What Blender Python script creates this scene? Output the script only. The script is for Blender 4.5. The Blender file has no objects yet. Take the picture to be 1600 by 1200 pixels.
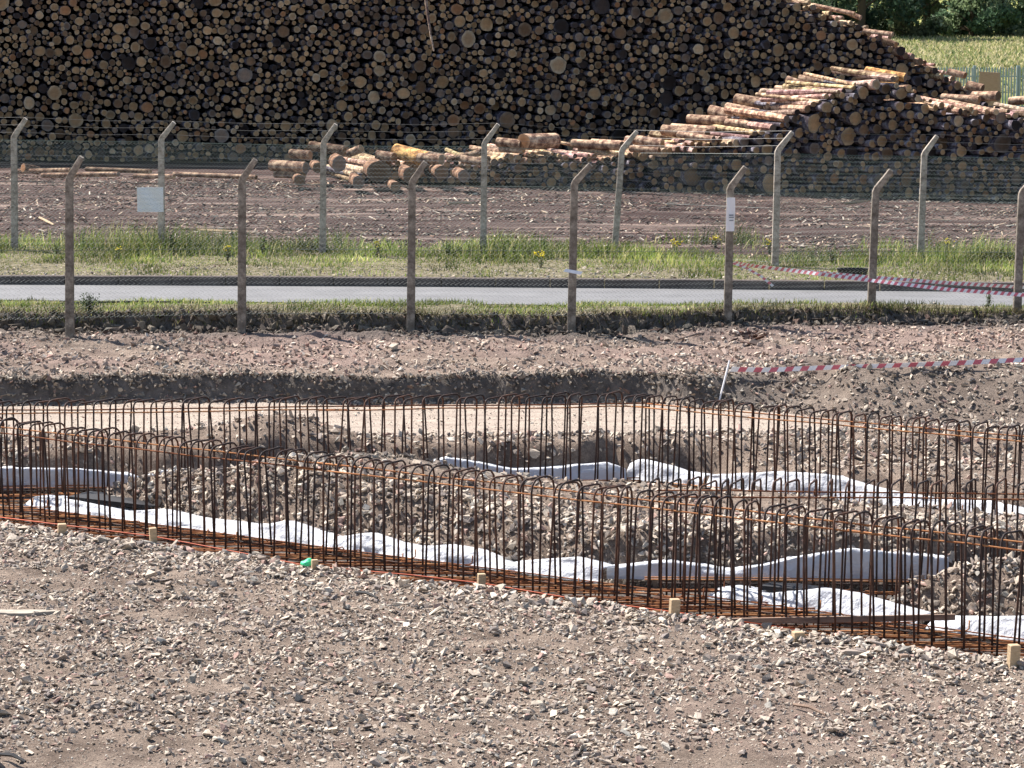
import bpy, bmesh, math, random
import numpy as np
from mathutils import Vector, Matrix
rng = np.random.default_rng(7)
random.seed(7)
scene = bpy.context.scene
C = scene.collection

# ------------------------------------------------------------------ camera
FPX = 4500.0; CZ = 5.0; PITCH = math.atan(620.0/4500.0)
cp, sp = math.cos(PITCH), math.sin(PITCH)
cam_d = bpy.data.cameras.new('camera'); cam = bpy.data.objects.new('camera', cam_d); C.objects.link(cam)
cam_d.sensor_width = 36; cam_d.lens = 36*FPX/1600; cam_d.clip_start = .5; cam_d.clip_end = 4000
cam.location = (0, 0, CZ); cam.rotation_euler = (math.pi/2-PITCH, 0, 0)
scene.camera = cam
# ------------------------------------------------------------------ light
SUN_EL, SUN_AZ = 50.0, -50.0      # azimuth from +Y, negative = to the left
w = bpy.data.worlds.new('World'); scene.world = w; w.use_nodes = True
nt = w.node_tree; nt.nodes.clear()
sky = nt.nodes.new('ShaderNodeTexSky'); sky.sky_type = 'NISHITA'; sky.sun_disc = False
sky.sun_elevation = math.radians(SUN_EL); sky.sun_rotation = math.radians(SUN_AZ)
bg = nt.nodes.new('ShaderNodeBackground'); bg.inputs[1].default_value = .074
wo = nt.nodes.new('ShaderNodeOutputWorld')
nt.links.new(sky.outputs[0], bg.inputs[0]); nt.links.new(bg.outputs[0], wo.inputs[0])
sd = bpy.data.lights.new('sun', 'SUN'); sd.energy = 5.0; sd.angle = math.radians(.5); sd.color = (1, .935, .875)
so = bpy.data.objects.new('sun', sd); C.objects.link(so)
el, az = math.radians(SUN_EL), math.radians(SUN_AZ)
TS = Vector((math.sin(az)*math.cos(el), math.cos(az)*math.cos(el), math.sin(el)))
so.rotation_euler = TS.to_track_quat('Z', 'Y').to_euler(); so.location = (-20, 20, 40)
vs = scene.view_settings
vs.view_transform = 'Standard'; vs.look = 'None'; vs.gamma = 1; vs.use_curve_mapping = False; vs.exposure = 1.22

# ------------------------------------------------------------------ projection helpers (true positions on true planes)
def ray(px, py):
    dx, dy = px-800.0, 600.0-py
    return np.array([dx, cp*FPX+sp*dy, -sp*FPX+cp*dy])
def W(px, py, z=0.0):
    r = ray(px, py); t = (z-CZ)/r[2]; return np.array([r[0]*t, r[1]*t, z])
def S(px, py, s):
    r = ray(px, py)/s; return np.array([r[0], r[1], CZ+r[2]])
def proj(P):
    P = np.asarray(P, float); x, y, z = P[..., 0], P[..., 1], P[..., 2]-CZ
    d = y*cp-z*sp; u = y*sp+z*cp
    return 800+FPX*x/d, 600-FPX*u/d, FPX/d
def z_at(x, y, px, py):              # height above (.,y) seen at pixel row py
    r = ray(px, py); return CZ+r[2]*y/r[1]

# ------------------------------------------------------------------ noise
_T = np.random.default_rng(11).random((256, 256))
def vnoise(x, y):
    x = np.asarray(x, float); y = np.asarray(y, float)
    xi = np.floor(x).astype(int); yi = np.floor(y).astype(int); fx = x-xi; fy = y-yi
    fx = fx*fx*(3-2*fx); fy = fy*fy*(3-2*fy)
    a = _T[xi & 255, yi & 255]; b = _T[(xi+1) & 255, yi & 255]; c = _T[xi & 255, (yi+1) & 255]; d = _T[(xi+1) & 255, (yi+1) & 255]
    return (a*(1-fx)+b*fx)*(1-fy)+(c*(1-fx)+d*fx)*fy
def fbm(x, y, o=4):
    s = 0; a = .5
    for i in range(o):
        s = s+a*(vnoise(x*2**i+17*i, y*2**i+31*i)-.5); a *= .5
    return s*2
def sstep(a, b, x):
    t = np.clip((x-a)/(b-a), 0, 1); return t*t*(3-2*t)

# ------------------------------------------------------------------ mesh helpers
def new_mesh(name, V, faces, mats=(), smooth=False, midx=None, attrs=None, cattrs=None):
    """faces: list of int arrays (M,k)"""
    me = bpy.data.meshes.new(name)
    V = np.asarray(V, np.float32); me.vertices.add(len(V)); me.vertices.foreach_set('co', V.ravel())
    fl = [np.asarray(f, np.int32) for f in faces if len(f)]
    tot = sum(f.size for f in fl); npoly = sum(len(f) for f in fl)
    me.loops.add(tot); me.loops.foreach_set('vertex_index', np.concatenate([f.ravel() for f in fl]))
    me.polygons.add(npoly)
    cnt = np.concatenate([np.full(len(f), f.shape[1], np.int32) for f in fl])
    st = np.concatenate([[0], np.cumsum(cnt)[:-1]]).astype(np.int32)
    me.polygons.foreach_set('loop_start', st)
    if midx is not None: me.polygons.foreach_set('material_index', np.asarray(midx, np.int32))
    for k, a in (attrs or {}).items():
        at = me.attributes.new(k, 'FLOAT', 'POINT'); at.data.foreach_set('value', np.asarray(a, np.float32))
    for k, a in (cattrs or {}).items():
        at = me.attributes.new(k, 'FLOAT_COLOR', 'POINT'); at.data.foreach_set('color', np.asarray(a, np.float32).ravel())
    for m in mats: me.materials.append(m)
    me.update(calc_edges=True)
    if smooth: me.shade_smooth()
    else: me.shade_flat()
    return me
def link(name, me, parent=None, **kw):
    o = bpy.data.objects.new(name, me); C.objects.link(o)
    if parent is not None: o.parent = parent
    for k, v in kw.items(): o[k] = v
    return o
def empty(name, loc=(0, 0, 0), **kw):
    o = bpy.data.objects.new(name, None); C.objects.link(o); o.location = loc; o.empty_display_size = .2
    for k, v in kw.items(): o[k] = v
    return o
def tag(o, label, cat, group=None, kind=None):
    o['label'] = label; o['category'] = cat
    if group: o['group'] = group
    if kind: o['kind'] = kind
    return o
class MB:
    """collects polygons"""
    def __init__(s): s.V = []; s.F = {}; s.n = 0; s.order = []
    def add(s, V, F, mi=0):
        V = np.asarray(V, float)
        for f in F: s.order.append((tuple(i+s.n for i in f), mi))
        s.V.append(V); s.n += len(V)
    def box(s, c, size, rot=0, mi=0, tilt=None):
        x, y, z = [a/2 for a in size]
        v = np.array([(i*x, j*y, k*z) for i in (-1, 1) for j in (-1, 1) for k in (-1, 1)])
        if tilt is not None: v = v @ np.array(tilt).T
        cr, sr = math.cos(rot), math.sin(rot)
        v = v @ np.array([[cr, -sr, 0], [sr, cr, 0], [0, 0, 1]]).T+np.array(c)
        s.add(v, [(0, 1, 3, 2), (4, 6, 7, 5), (0, 4, 5, 1), (2, 3, 7, 6), (0, 2, 6, 4), (1, 5, 7, 3)], mi)
    def tube(s, pts, r, k=5, mi=0, cap=True, phase=0., sq=None):
        pts = [np.asarray(p, float) for p in pts]; n = len(pts)
        rr = r if hasattr(r, '__len__') else [r]*n
        rings = []; up = None
        for i in range(n):
            t = pts[min(i+1, n-1)]-pts[max(i-1, 0)]; t /= (np.linalg.norm(t)+1e-9)
            if up is None:
                up = np.array([0, 0, 1.]) if abs(t[2]) < .9 else np.array([0, 1., 0])
            a = np.cross(t, up); a /= np.linalg.norm(a)+1e-9; b = np.cross(a, t); up = b
            for q in range(k):
                ph = phase+2*math.pi*q/k
                rings.append(pts[i]+rr[i]*(a*math.cos(ph)+b*math.sin(ph)))
        F = []
        for i in range(n-1):
            for q in range(k):
                F.append((i*k+q, i*k+(q+1) % k, (i+1)*k+(q+1) % k, (i+1)*k+q))
        if cap: F.append(tuple(range(k))[::-1]); F.append(tuple((n-1)*k+q for q in range(k)))
        s.add(rings, F, mi)
    def mesh(s, name, mats, smooth=False, cattrs=None):
        me = bpy.data.meshes.new(name); me.from_pydata(np.concatenate(s.V).tolist(), [], [f for f, _ in s.order])
        me.polygons.foreach_set('material_index', np.array([m for _, m in s.order], np.int32))
        for m in mats: me.materials.append(m)
        for k, a in (cattrs or {}).items():
            at = me.attributes.new(k, 'FLOAT_COLOR', 'POINT'); at.data.foreach_set('color', np.asarray(a, np.float32).ravel())
        me.update()
        if smooth: me.shade_smooth()
        else: me.shade_flat()
        return me

# ------------------------------------------------------------------ materials
def mat(name, base=(.5, .5, .5), rough=.9, spec=.2, build=None, metal=0):
    m = bpy.data.materials.new(name); m.use_nodes = True; t = m.node_tree; b = t.nodes['Principled BSDF']
    b.inputs['Base Color'].default_value = (*base, 1); b.inputs['Roughness'].default_value = rough
    b.inputs['Specular IOR Level'].default_value = spec; b.inputs['Metallic'].default_value = metal
    if build: build(t, b)
    return m
def N(t, ty, **kw):
    n = t.nodes.new(ty)
    for k, v in kw.items():
        if k.startswith('i_'): n.inputs[k[2:].replace('_', ' ')].default_value = v
        else: setattr(n, k, v)
    return n
def noise(t, scale, detail=4, rough=.6, vec=None, coord='Object'):
    n = N(t, 'ShaderNodeTexNoise'); n.inputs['Scale'].default_value = scale; n.inputs['Detail'].default_value = detail; n.inputs['Roughness'].default_value = rough
    if vec is None:
        tc = N(t, 'ShaderNodeTexCoord'); vec = tc.outputs[coord]
    t.links.new(vec, n.inputs['Vector']); return n.outputs['Fac']
def ramp(t, fac, stops):
    r = N(t, 'ShaderNodeValToRGB'); e = r.color_ramp.elements
    while len(e) < len(stops): e.new(.5)
    for q, (p, c) in zip(e, stops): q.position = p; q.color = (*c, 1)
    t.links.new(fac, r.inputs[0]); return r.outputs[0]
def mix(t, fac, a, b, mode='MIX'):
    m = N(t, 'ShaderNodeMix', data_type='RGBA', blend_type=mode)
    for s, v in ((0, fac), (6, a), (7, b)):
        if hasattr(v, 'links') or hasattr(v, 'is_linked'): t.links.new(v, m.inputs[s])
        else: m.inputs[s].default_value = v if s == 0 else (*v, 1)
    return m.outputs[2]
def bump(t, b, h, strength=.5, dist=.02):
    n = N(t, 'ShaderNodeBump'); n.inputs['Strength'].default_value = strength; n.inputs['Distance'].default_value = dist
    t.links.new(h, n.inputs['Height']); t.links.new(n.outputs[0], b.inputs['Normal'])
def attr(t, name, out='Color'):
    a = N(t, 'ShaderNodeAttribute', attribute_name=name); return a.outputs[out]

def b_ground(t, b):
    site = ramp(t, noise(t, 2.2, 8, .7), [(.3, (.15, .118, .098)), (.5, (.27, .218, .182)), (.7, (.42, .345, .285))])
    fine = ramp(t, noise(t, 38, 5, .75), [(.3, (.50, .48, .47)), (.65, (1.18, 1.15, 1.1))])
    site = mix(t, 1., site, fine, 'MULTIPLY')
    pink = ramp(t, noise(t, 3, 6, .7), [(.35, (.19, .135, .12)), (.65, (.38, .28, .24))])
    site = mix(t, attr(t, 'm_pink', 'Fac'), site, pink)
    soil = ramp(t, noise(t, 6, 6, .7), [(.35, (.085, .075, .068)), (.65, (.21, .185, .165))])
    site = mix(t, attr(t, 'm_soil_shade', 'Fac'), site, soil)
    tcs = N(t, 'ShaderNodeTexCoord'); mps = N(t, 'ShaderNodeMapping'); mps.inputs['Scale'].default_value = (.5, 5, 1); t.links.new(tcs.outputs['Object'], mps.inputs[0])
    sand = ramp(t, noise(t, 1.6, 8, .75, mps.outputs[0]), [(.32, (.30, .24, .20)), (.48, (.45, .375, .31)), (.68, (.55, .475, .39))])
    c = mix(t, attr(t, 'm_sand', 'Fac'), site, sand)
    gr = ramp(t, noise(t, 9, 6, .7), [(.35, (.07, .07, .035)), (.48, (.17, .15, .09)), (.62, (.32, .275, .20))])
    c = mix(t, attr(t, 'm_grass', 'Fac'), c, gr)
    # bark yard: broad drag streaks along x plus litter
    tc = N(t, 'ShaderNodeTexCoord'); mp = N(t, 'ShaderNodeMapping'); mp.inputs['Scale'].default_value = (.12, 1.1, 1); t.links.new(tc.outputs['Object'], mp.inputs[0])
    st = ramp(t, noise(t, 1.0, 6, .7, mp.outputs[0]), [(.40, (.065, .045, .042)), (.54, (.10, .075, .07)), (.64, (.30, .245, .21))])
    sp_ = ramp(t, noise(t, 7, 6, .8), [(.35, (.55, .5, .5)), (.62, (1.3, 1.2, 1.15))])
    st = mix(t, 1., st, sp_, 'MULTIPLY')
    c = mix(t, attr(t, 'm_bark', 'Fac'), c, st)
    fld = ramp(t, noise(t, .35, 6, .7), [(.35, (.10, .14, .035)), (.55, (.27, .27, .09)), (.7, (.42, .37, .17))])
    c = mix(t, attr(t, 'm_field', 'Fac'), c, fld)
    t.links.new(c, b.inputs['Base Color'])
    bump(t, b, noise(t, 26, 8, .8), .9, .05)
M_ground = mat('ground_mix', rough=1, spec=.05, build=b_ground)
def b_tint(t, b, v=.35, sc=40, bs=.3, bd=.01):
    c = attr(t, 'tint'); n = ramp(t, noise(t, sc, 4, .7), [(.3, (1-v,)*3), (.7, (1+v,)*3)])
    t.links.new(mix(t, 1., c, n, 'MULTIPLY'), b.inputs['Base Color']); bump(t, b, noise(t, sc*1.5, 4), bs, bd)
M_stone = mat('stone', rough=.95, spec=.1, build=lambda t, b: b_tint(t, b, .28, 50))
M_end = mat('log_end', rough=.9, spec=.1, build=lambda t, b: b_tint(t, b, .22, 9))
def b_leaf(t, b):
    b_tint(t, b, .25, 3, 0); tr = N(t, 'ShaderNodeBsdfTranslucent'); t.links.new(attr(t, 'tint'), tr.inputs[0]); mx = N(t, 'ShaderNodeMixShader'); mx.inputs[0].default_value = .40
    t.links.new(b.outputs[0], mx.inputs[1]); t.links.new(tr.outputs[0], mx.inputs[2]); t.links.new(mx.outputs[0], t.nodes['Material Output'].inputs[0])
M_leaf = mat('leaf', rough=.7, spec=.25, build=b_leaf)
def b_bark(t, b):
    tc = N(t, 'ShaderNodeTexCoord'); n = noise(t, 5, 7, .75)
    c = ramp(t, n, [(.32, (.06, .04, .032)), (.46, (.20, .125, .095)), (.55, (.45, .33, .235)), (.66, (.70, .56, .40))])
    t.links.new(mix(t, 1., c, attr(t, 'tint2'), 'MULTIPLY'), b.inputs['Base Color']); bump(t, b, noise(t, 18, 6, .75), .7, .03)
M_bark = mat('bark', rough=.95, spec=.08, build=b_bark)
def b_rust(lo, mid, hi):
    def f(t, b):
        oi = N(t, 'ShaderNodeObjectInfo'); ad = N(t, 'ShaderNodeMath', operation='MULTIPLY_ADD'); ad.inputs[1].default_value = .25
        t.links.new(oi.outputs['Random'], ad.inputs[0])
        mu = N(t, 'ShaderNodeMath', operation='MULTIPLY'); mu.inputs[1].default_value = .85; t.links.new(noise(t, 7, 6, .7), mu.inputs[0]); t.links.new(mu.outputs[0], ad.inputs[2])
        t.links.new(ramp(t, ad.outputs[0], [(.38, lo), (.55, mid), (.75, hi)]), b.inputs['Base Color']); bump(t, b, noise(t, 120, 3), .4, .003)
    return f
M_rust = mat('rusty_steel', rough=.75, spec=.3, build=b_rust((.026, .019, .018), (.062, .035, .027), (.15, .068, .038)))
M_orust = mat('orange_rust', rough=.85, spec=.15, build=b_rust((.14, .05, .025), (.34, .14, .06), (.55, .29, .13)))
def b_conc(t, b):
    t.links.new(ramp(t, noise(t, 9, 7, .7), [(.34, (.17, .145, .12)), (.5, (.38, .33, .28)), (.64, (.56, .50, .43))]), b.inputs['Base Color']); bump(t, b, noise(t, 60, 5), .5, .01)
M_post = mat('weathered_concrete', rough=.95, spec=.1, build=b_conc)
def b_conc2(t, b):
    t.links.new(ramp(t, noise(t, 9, 7, .7), [(.34, (.11, .09, .072)), (.5, (.225, .192, .158)), (.64, (.38, .335, .28))]), b.inputs['Base Color']); bump(t, b, noise(t, 60, 5), .5, .01)
M_post2 = mat('brown_weathered_concrete', rough=.95, spec=.1, build=b_conc2)
def b_kerb(t, b):
    t.links.new(ramp(t, noise(t, 5, 7, .7), [(.3, (.08, .065, .06)), (.7, (.17, .145, .13))]), b.inputs['Base Color']); bump(t, b, noise(t, 60, 5), .5, .01)
M_kerb = mat('kerb_concrete', rough=.95, spec=.1, build=b_kerb)
def b_road(t, b):
    n = ramp(t, noise(t, 1.3, 7, .65), [(.3, (.12, .12, .122)), (.7, (.17, .17, .173))]); f = ramp(t, noise(t, 90, 3, .7), [(.3, (.8,)*3), (.7, (1.15,)*3)])
    t.links.new(mix(t, 1., n, f, 'MULTIPLY'), b.inputs['Base Color']); bump(t, b, noise(t, 120, 3), .3, .005)
M_road = mat('worn_asphalt', rough=.75, spec=.35, build=b_road)
M_wire = mat('green_coated_wire', (.11, .13, .115), .5, .4)
M_wire3 = mat('weathered_green_wire', (.07, .115, .10), .5, .4)
M_wire2 = mat('galvanised_wire', (.10, .10, .10), .5, .5)
def b_sheet(t, b):
    n = ramp(t, noise(t, 2.5, 6, .6), [(.3, (.72, .75, .80)), (.6, (.87, .89, .92))]); t.links.new(n, b.inputs['Base Color'])
    bump(t, b, noise(t, 5, 6, .65), .8, .08)
    tr = N(t, 'ShaderNodeBsdfTranslucent'); tr.inputs[0].default_value = (.92, .94, .97, 1)
    mx = N(t, 'ShaderNodeMixShader'); mx.inputs[0].default_value = .42
    t.links.new(b.outputs[0], mx.inputs[1]); t.links.new(tr.outputs[0], mx.inputs[2]); t.links.new(mx.outputs[0], t.nodes['Material Output'].inputs[0])
M_sheet = mat('white_polythene', rough=.5, spec=.35, build=b_sheet)
M_white = mat('white_plastic', (.82, .82, .84), .5, .3); M_red = mat('red_plastic', (.60, .15, .19), .5, .3); M_grey = mat('grey_print', (.25, .27, .3), .8, .1)
def b_wood(c0, c1):
    def f(t, b):
        mp = N(t, 'ShaderNodeMapping'); mp.inputs['Scale'].default_value = (1, 8, 8); tc = N(t, 'ShaderNodeTexCoord'); t.links.new(tc.outputs['Object'], mp.inputs[0])
        t.links.new(ramp(t, noise(t, 5, 6, .7, mp.outputs[0]), [(.3, c0), (.7, c1)]), b.inputs['Base Color']); bump(t, b, noise(t, 12, 5, .6, mp.outputs[0]), .4, .01)
    return f
M_wood = mat('sawn_timber', rough=.85, spec=.15, build=b_wood((.34, .24, .145), (.56, .43, .28)))
M_wood2 = mat('brown_timber', rough=.9, spec=.1, build=b_wood((.16, .11, .085), (.34, .25, .19)))
M_black = mat('membrane_and_shadow', (.012, .012, .014), .6, .3); M_green = mat('green_plastic', (.05, .62, .28), .45, .4)
M_orange = mat('orange_line', (.5, .10, .04), .6, .3)
M_pal = mat('blue_grey_paint', (.30, .36, .39), .5, .4)
M_trunk = mat('tree_bark', (.10, .075, .05), .95, .1)
M_yel = mat('yellow_petals', (.75, .60, .03), .7, .2)
M_blk = mat('weathered_block', rough=.95, spec=.1, build=b_wood((.30, .19, .14), (.42, .30, .24)))

# ------------------------------------------------------------------ layout lines
ZT = .70
class Line:
    def __init__(s, a, b, e0, e1):
        A, B = W(*a, ZT)[:2], W(*b, ZT)[:2]; d = (B-A)/np.linalg.norm(B-A)
        s.A = A-d*e0; s.B = B+d*e1; s.d = d; s.L = np.linalg.norm(s.B-s.A); s.n = np.array([-d[1], d[0]])
        if s.n[1] < 0: s.n = -s.n
    def rel(s, x, y):
        return (x-s.A[0])*s.d[0]+(y-s.A[1])*s.d[1], (x-s.A[0])*s.n[0]+(y-s.A[1])*s.n[1]
    def at(s, t, o=0): return s.A+s.d*t+s.n*o
LF = Line((0, 660), (1590, 838), 2.0, 2.8)
LR = Line((0, 630), (985, 619), 2.4, .2)
LR2 = Line((985, 619), (1600, 673), 0, 2.8)
LM = Line((990, 752), (1600, 757), -.1, 2.6)
TRENCH = [(LF, -.80, 1.0), (LR, -.45, .85), (LR2, -.45, .85), (LM, -.40, .9)]
EXT = {id(LF): (0, 0), id(LR): (0, .9), id(LR2): (.9, 0), id(LM): (.9, 0)}
def xs_ys(pts, z=0):
    P = np.array([W(a, b, z)[:2] for a, b in pts]); return P[:, 0], P[:, 1]
SAND_F = xs_ys([(-400, 688), (0, 688), (500, 684), (900, 682), (1200, 678), (1350, 668), (1700, 668)], -.30)
FOOT = xs_ys([(-400, 634), (0, 633), (500, 632), (1000, 630), (1150, 640), (1300, 653), (1345, 664), (1600, 672), (2000, 680)], -.30)
CUT = xs_ys([(-600, 521), (0, 522), (400, 520), (800, 526), (1000, 525), (1200, 512), (1400, 506), (1700, 505), (2300, 500)], 0)
RF = xs_ys([(-900, 466), (0, 468), (600, 472), (1000, 477), (1600, 484), (2600, 494)], 0)
RB = xs_ys([(-900, 442), (0, 444), (600, 447), (1000, 450), (1600, 456), (2600, 466)], 0)
FF = xs_ys([(-600, 385), (25, 389), (500, 393), (760, 396), (1210, 408), (1440, 404), (2200, 412)], .1)
def H(x, y, fine=True):
    x = np.asarray(x, float); y = np.asarray(y, float)
    z = .03+.05*fbm(x*.5, y*.5, 3)
    tF, pF = LF.rel(x, y)
    z = z-.12*sstep(.2, -.6, pF)*sstep(45, 40, y)                       # foreground a little lower
    if fine: z = z+(.045*fbm(x*3.1, y*3.1, 4)+.022*fbm(x*10, y*10, 2)*sstep(.05, .3, vnoise(x*.8+5, y*.8)))*sstep(46, 42, y)
    g = lambda cx, cy, sx, sy, h: h*np.exp(-((x-cx)/sx)**2-((y-cy)/sy)**2)
    z = z+g(-1.75, 28.75, 1.2, .5, .30)+g(-2.6, 31.6, .7, .45, .26)+g(-.9, 28.2, .8, .45, .16)-.085*sstep(-.5, 1, x)*sstep(26.5, 27.5, y)*sstep(31.5, 30.8, y)-.05*sstep(-1.2, -.2, x)*sstep(28.6, 29.2, y)*sstep(31.5, 30.8, y)+g(-4.4, 31.7, 1.4, .4, .10)
    z = z+g(3.9, 24.1, 1.0, .35, .10)+g(-.2, 27.3, 1.0, .6, .10)
    # lowered sand strip and its bank
    yf = np.interp(x, *FOOT)+.12*fbm(x*1.7, x*0+3, 4); ys = np.interp(x, *SAND_F)+.15*fbm(x*1.3, x*0+9, 4)
    wd = .14+1.5*sstep(2.2, 4.0, x)
    lower = sstep(ys-2.3, ys-.1, y)*(1-sstep(0, 1, (y-yf)/wd))
    z = z*(1-lower)+(-.30+.03*fbm(x*1.2, y*4, 5)+.015*fbm(x*7, y*7, 2))*lower
    z = z+.10*np.exp(-((y-yf-wd-.5)/.6)**2)*(vnoise(x*.9, y*0+4)-.15)+.26*sstep(2.4, 4.4, x)*np.exp(-((y-yf-wd)/.9)**2)
    z = z+.09*np.maximum(fbm(x*1.1+5, y*1.6, 5), -.1)*sstep(37, 37.6, y)*sstep(42.4, 41.6, y)*1.6
    # trenches
    for L, a, b in TRENCH:
        t, p = L.rel(x, y); n = .05*fbm(x*2.5+9, y*2.5, 3)*(p < 0)
        m = sstep(a-.10, a+.05, p+n)*sstep(b+(.62 if L is LF else .32), b-.06, p+.16*fbm(x*2.2+3, y*2.2, 3))*sstep(-.1, .1, t+EXT[id(L)][0])*sstep(L.L+.1, L.L-.1, t-EXT[id(L)][1])
        z = np.minimum(z, z*(1-m)+(-.43)*m)
    # turf terrace under the near fence
    yc = np.interp(x, *CUT)+.28*fbm(x*.9, x*0+1, 5)
    terr = .29-.14*sstep(2, 8, x)
    rf = np.interp(x, *RF); rb = np.interp(x, *RB); ff = np.interp(x, *FF)
    up = sstep(yc, yc+.16, y)
    tz = terr*(1-sstep(yc+.8, rf-.3, y))+.05*fbm(x*1.2, y*1.2, 3)*sstep(rf, rf-.6, y)
    z = z*(1-up)+tz*up
    z = np.where((y > rf-.15) & (y < rb+.25), -.03, z)
    vg = sstep(rb+.2, rb+.26, y); z = z*(1-vg)+(.125+.03*fbm(x, y, 3)*sstep(rb+.4, rb+1, y))*vg
    yard = sstep(ff+.3, ff+2, y); z = z*(1-yard)+(.0+.07*fbm(x*.45, y*.45, 4)*sstep(80, 60, y))*yard
    z = z-1.5*sstep(92, 135, y)+2.1*sstep(151.5, 162, y)+.75*sstep(162, 215, y)+1.5*sstep(215, 400, y)
    return z
def masks(x, y):
    yf = np.interp(x, *FOOT)+.12*fbm(x*1.7, x*0+3, 4); ys = np.interp(x, *SAND_F)+.15*fbm(x*1.3, x*0+9, 4)
    wd = .14+1.5*sstep(2.2, 4.0, x)
    m = {}
    m['m_sand'] = sstep(ys-.15, ys+.05, y)*(1-sstep(yf-.10, yf+.02, y))*(1-.5*sstep(3.6, 4.4, x))
    yc = np.interp(x, *CUT)+.28*fbm(x*.9, x*0+1, 5); rf = np.interp(x, *RF); rb = np.interp(x, *RB); ff = np.interp(x, *FF)
    m['m_grass'] = sstep(yc+.10, yc+.3, y)*(1-sstep(ff+.3, ff+1.2, y+.8*fbm(x*.8, y*.8, 4)))
    m['m_bark'] = sstep(ff+.3, ff+1.2, y+.8*fbm(x*.8, y*.8, 4))*sstep(130, 100, y)
    m['m_field'] = sstep(100, 130, y)
    pk = sstep(36.5, 38, y)*sstep(yc+.1, yc-.2, y)*sstep(-.22, .25, fbm(x*.35+3, y*.5, 4)+.25*sstep(3, 6, x)*sstep(38.5, 40, y))
    pk = pk*.7+.22*sstep(.12, .4, fbm(x*.4+30, y*.6+8, 4))*sstep(26, 22, y)
    m['m_pink'] = np.clip(pk, 0, 1)
    so_ = np.clip(sstep(yc-1.1, yc-.3, y)*sstep(yc+.35, yc+.1, y)*.75+sstep(yf-.02, yf+.05, y)*sstep(yf+wd+.1, yf+wd-.02, y)*(1-.65*sstep(2.5, 4, x)), 0, 1)  # dug soil; its dark tone on the turf cut also paints shade
    for L, a, b in TRENCH:
        t, p = L.rel(x, y); so_ = np.maximum(so_, sstep(a-.02, a+.1, p)*sstep(b+.1, b-.02, p)*sstep(-.2, 0, t)*sstep(L.L+.2, L.L, t)*.9)
    so_ = np.maximum(so_, .8*np.exp(-((x+1.0)/1.1)**2-((y-28.9)/.4)**2))
    m['m_soil_shade'] = so_
    return m
def G(px, py, dz=0.):
    r = ray(px, py); ts = np.linspace(16, 90, 6000)/r[1]; z = CZ+r[2]*ts; g = H(r[0]*ts, r[1]*ts)
    k = np.argmax(z <= g+dz); t = ts[k]; return np.array([r[0]*t, r[1]*t, CZ+r[2]*t])
# ------------------------------------------------------------------ ground sheet
def axis(parts):
    out = []
    for a, b, s in parts: out.append(np.arange(a, b-1e-6, s))
    return np.concatenate(out+[[parts[-1][1]]])
gx = axis([(-1500, -300, 300), (-300, -60, 40), (-60, -20, 5), (-20, -8, .6), (-8, 8.6, .06), (8.6, 20, .6), (20, 60, 4), (60, 300, 40), (300, 1500, 300)])
gy = axis([(-40, 14, 6), (14, 17, .5), (17, 42.8, .06), (42.8, 58, .15), (58, 90, .5), (90, 220, 3), (220, 400, 15), (400, 2600, 200)])
X, Y = np.meshgrid(gx, gy); Z = H(X, Y)
nx, ny = len(gx), len(gy); idx = np.arange(nx*ny).reshape(ny, nx)
Fq = np.stack([idx[:-1, :-1], idx[:-1, 1:], idx[1:, 1:], idx[1:, :-1]], -1).reshape(-1, 4)
mk = {k: v.ravel() for k, v in masks(X, Y).items()}
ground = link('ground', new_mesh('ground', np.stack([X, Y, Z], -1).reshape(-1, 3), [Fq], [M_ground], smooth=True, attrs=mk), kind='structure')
ground['label'] = 'stony building site ground with trenches, turf bank and bark covered yard'

# road and kerb
xr = np.linspace(-60, 70, 131)
def strip(x, ya, yb, z):
    n = len(x); V = np.concatenate([np.stack([x, ya, z+0*x], 1), np.stack([x, yb, z+0*x], 1)]); i = np.arange(n-1)
    return V, np.stack([i, i+1, n+i+1, n+i], 1)
V, F = strip(xr, np.interp(xr, *RF)-.05, np.interp(xr, *RB), -.004)
road = link('road', new_mesh('road', V, [F], [M_road]), kind='structure', label='narrow pale asphalt road between the two grass strips')
kerb = empty('kerb', (0, 0, 0), kind='structure', label='low concrete kerb along the far side of the road')
xk = -14.
kmesh = None
mbk = MB(); mbk.box((0, 0, 0), (.905, .15, .30)); kmesh = mbk.mesh('kerbstone', [M_kerb])
bmk = bmesh.new(); bmk.from_mesh(kmesh); bmesh.ops.bevel(bmk, geom=bmk.edges[:], offset=.012, segments=1, affect='EDGES'); bmk.to_mesh(kmesh); bmk.free()
while xk < 16:
    y0 = np.interp(xk, *RB); y1 = np.interp(xk+.915, *RB)
    o = link('kerbstone', kmesh, kerb); o.location = (xk+.46, (y0+y1)/2+.08, -.003+random.uniform(-.006, .006)); o.rotation_euler = (0, 0, math.atan2(y1-y0, .915)+random.uniform(-.006, .006)); xk += .915

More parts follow.
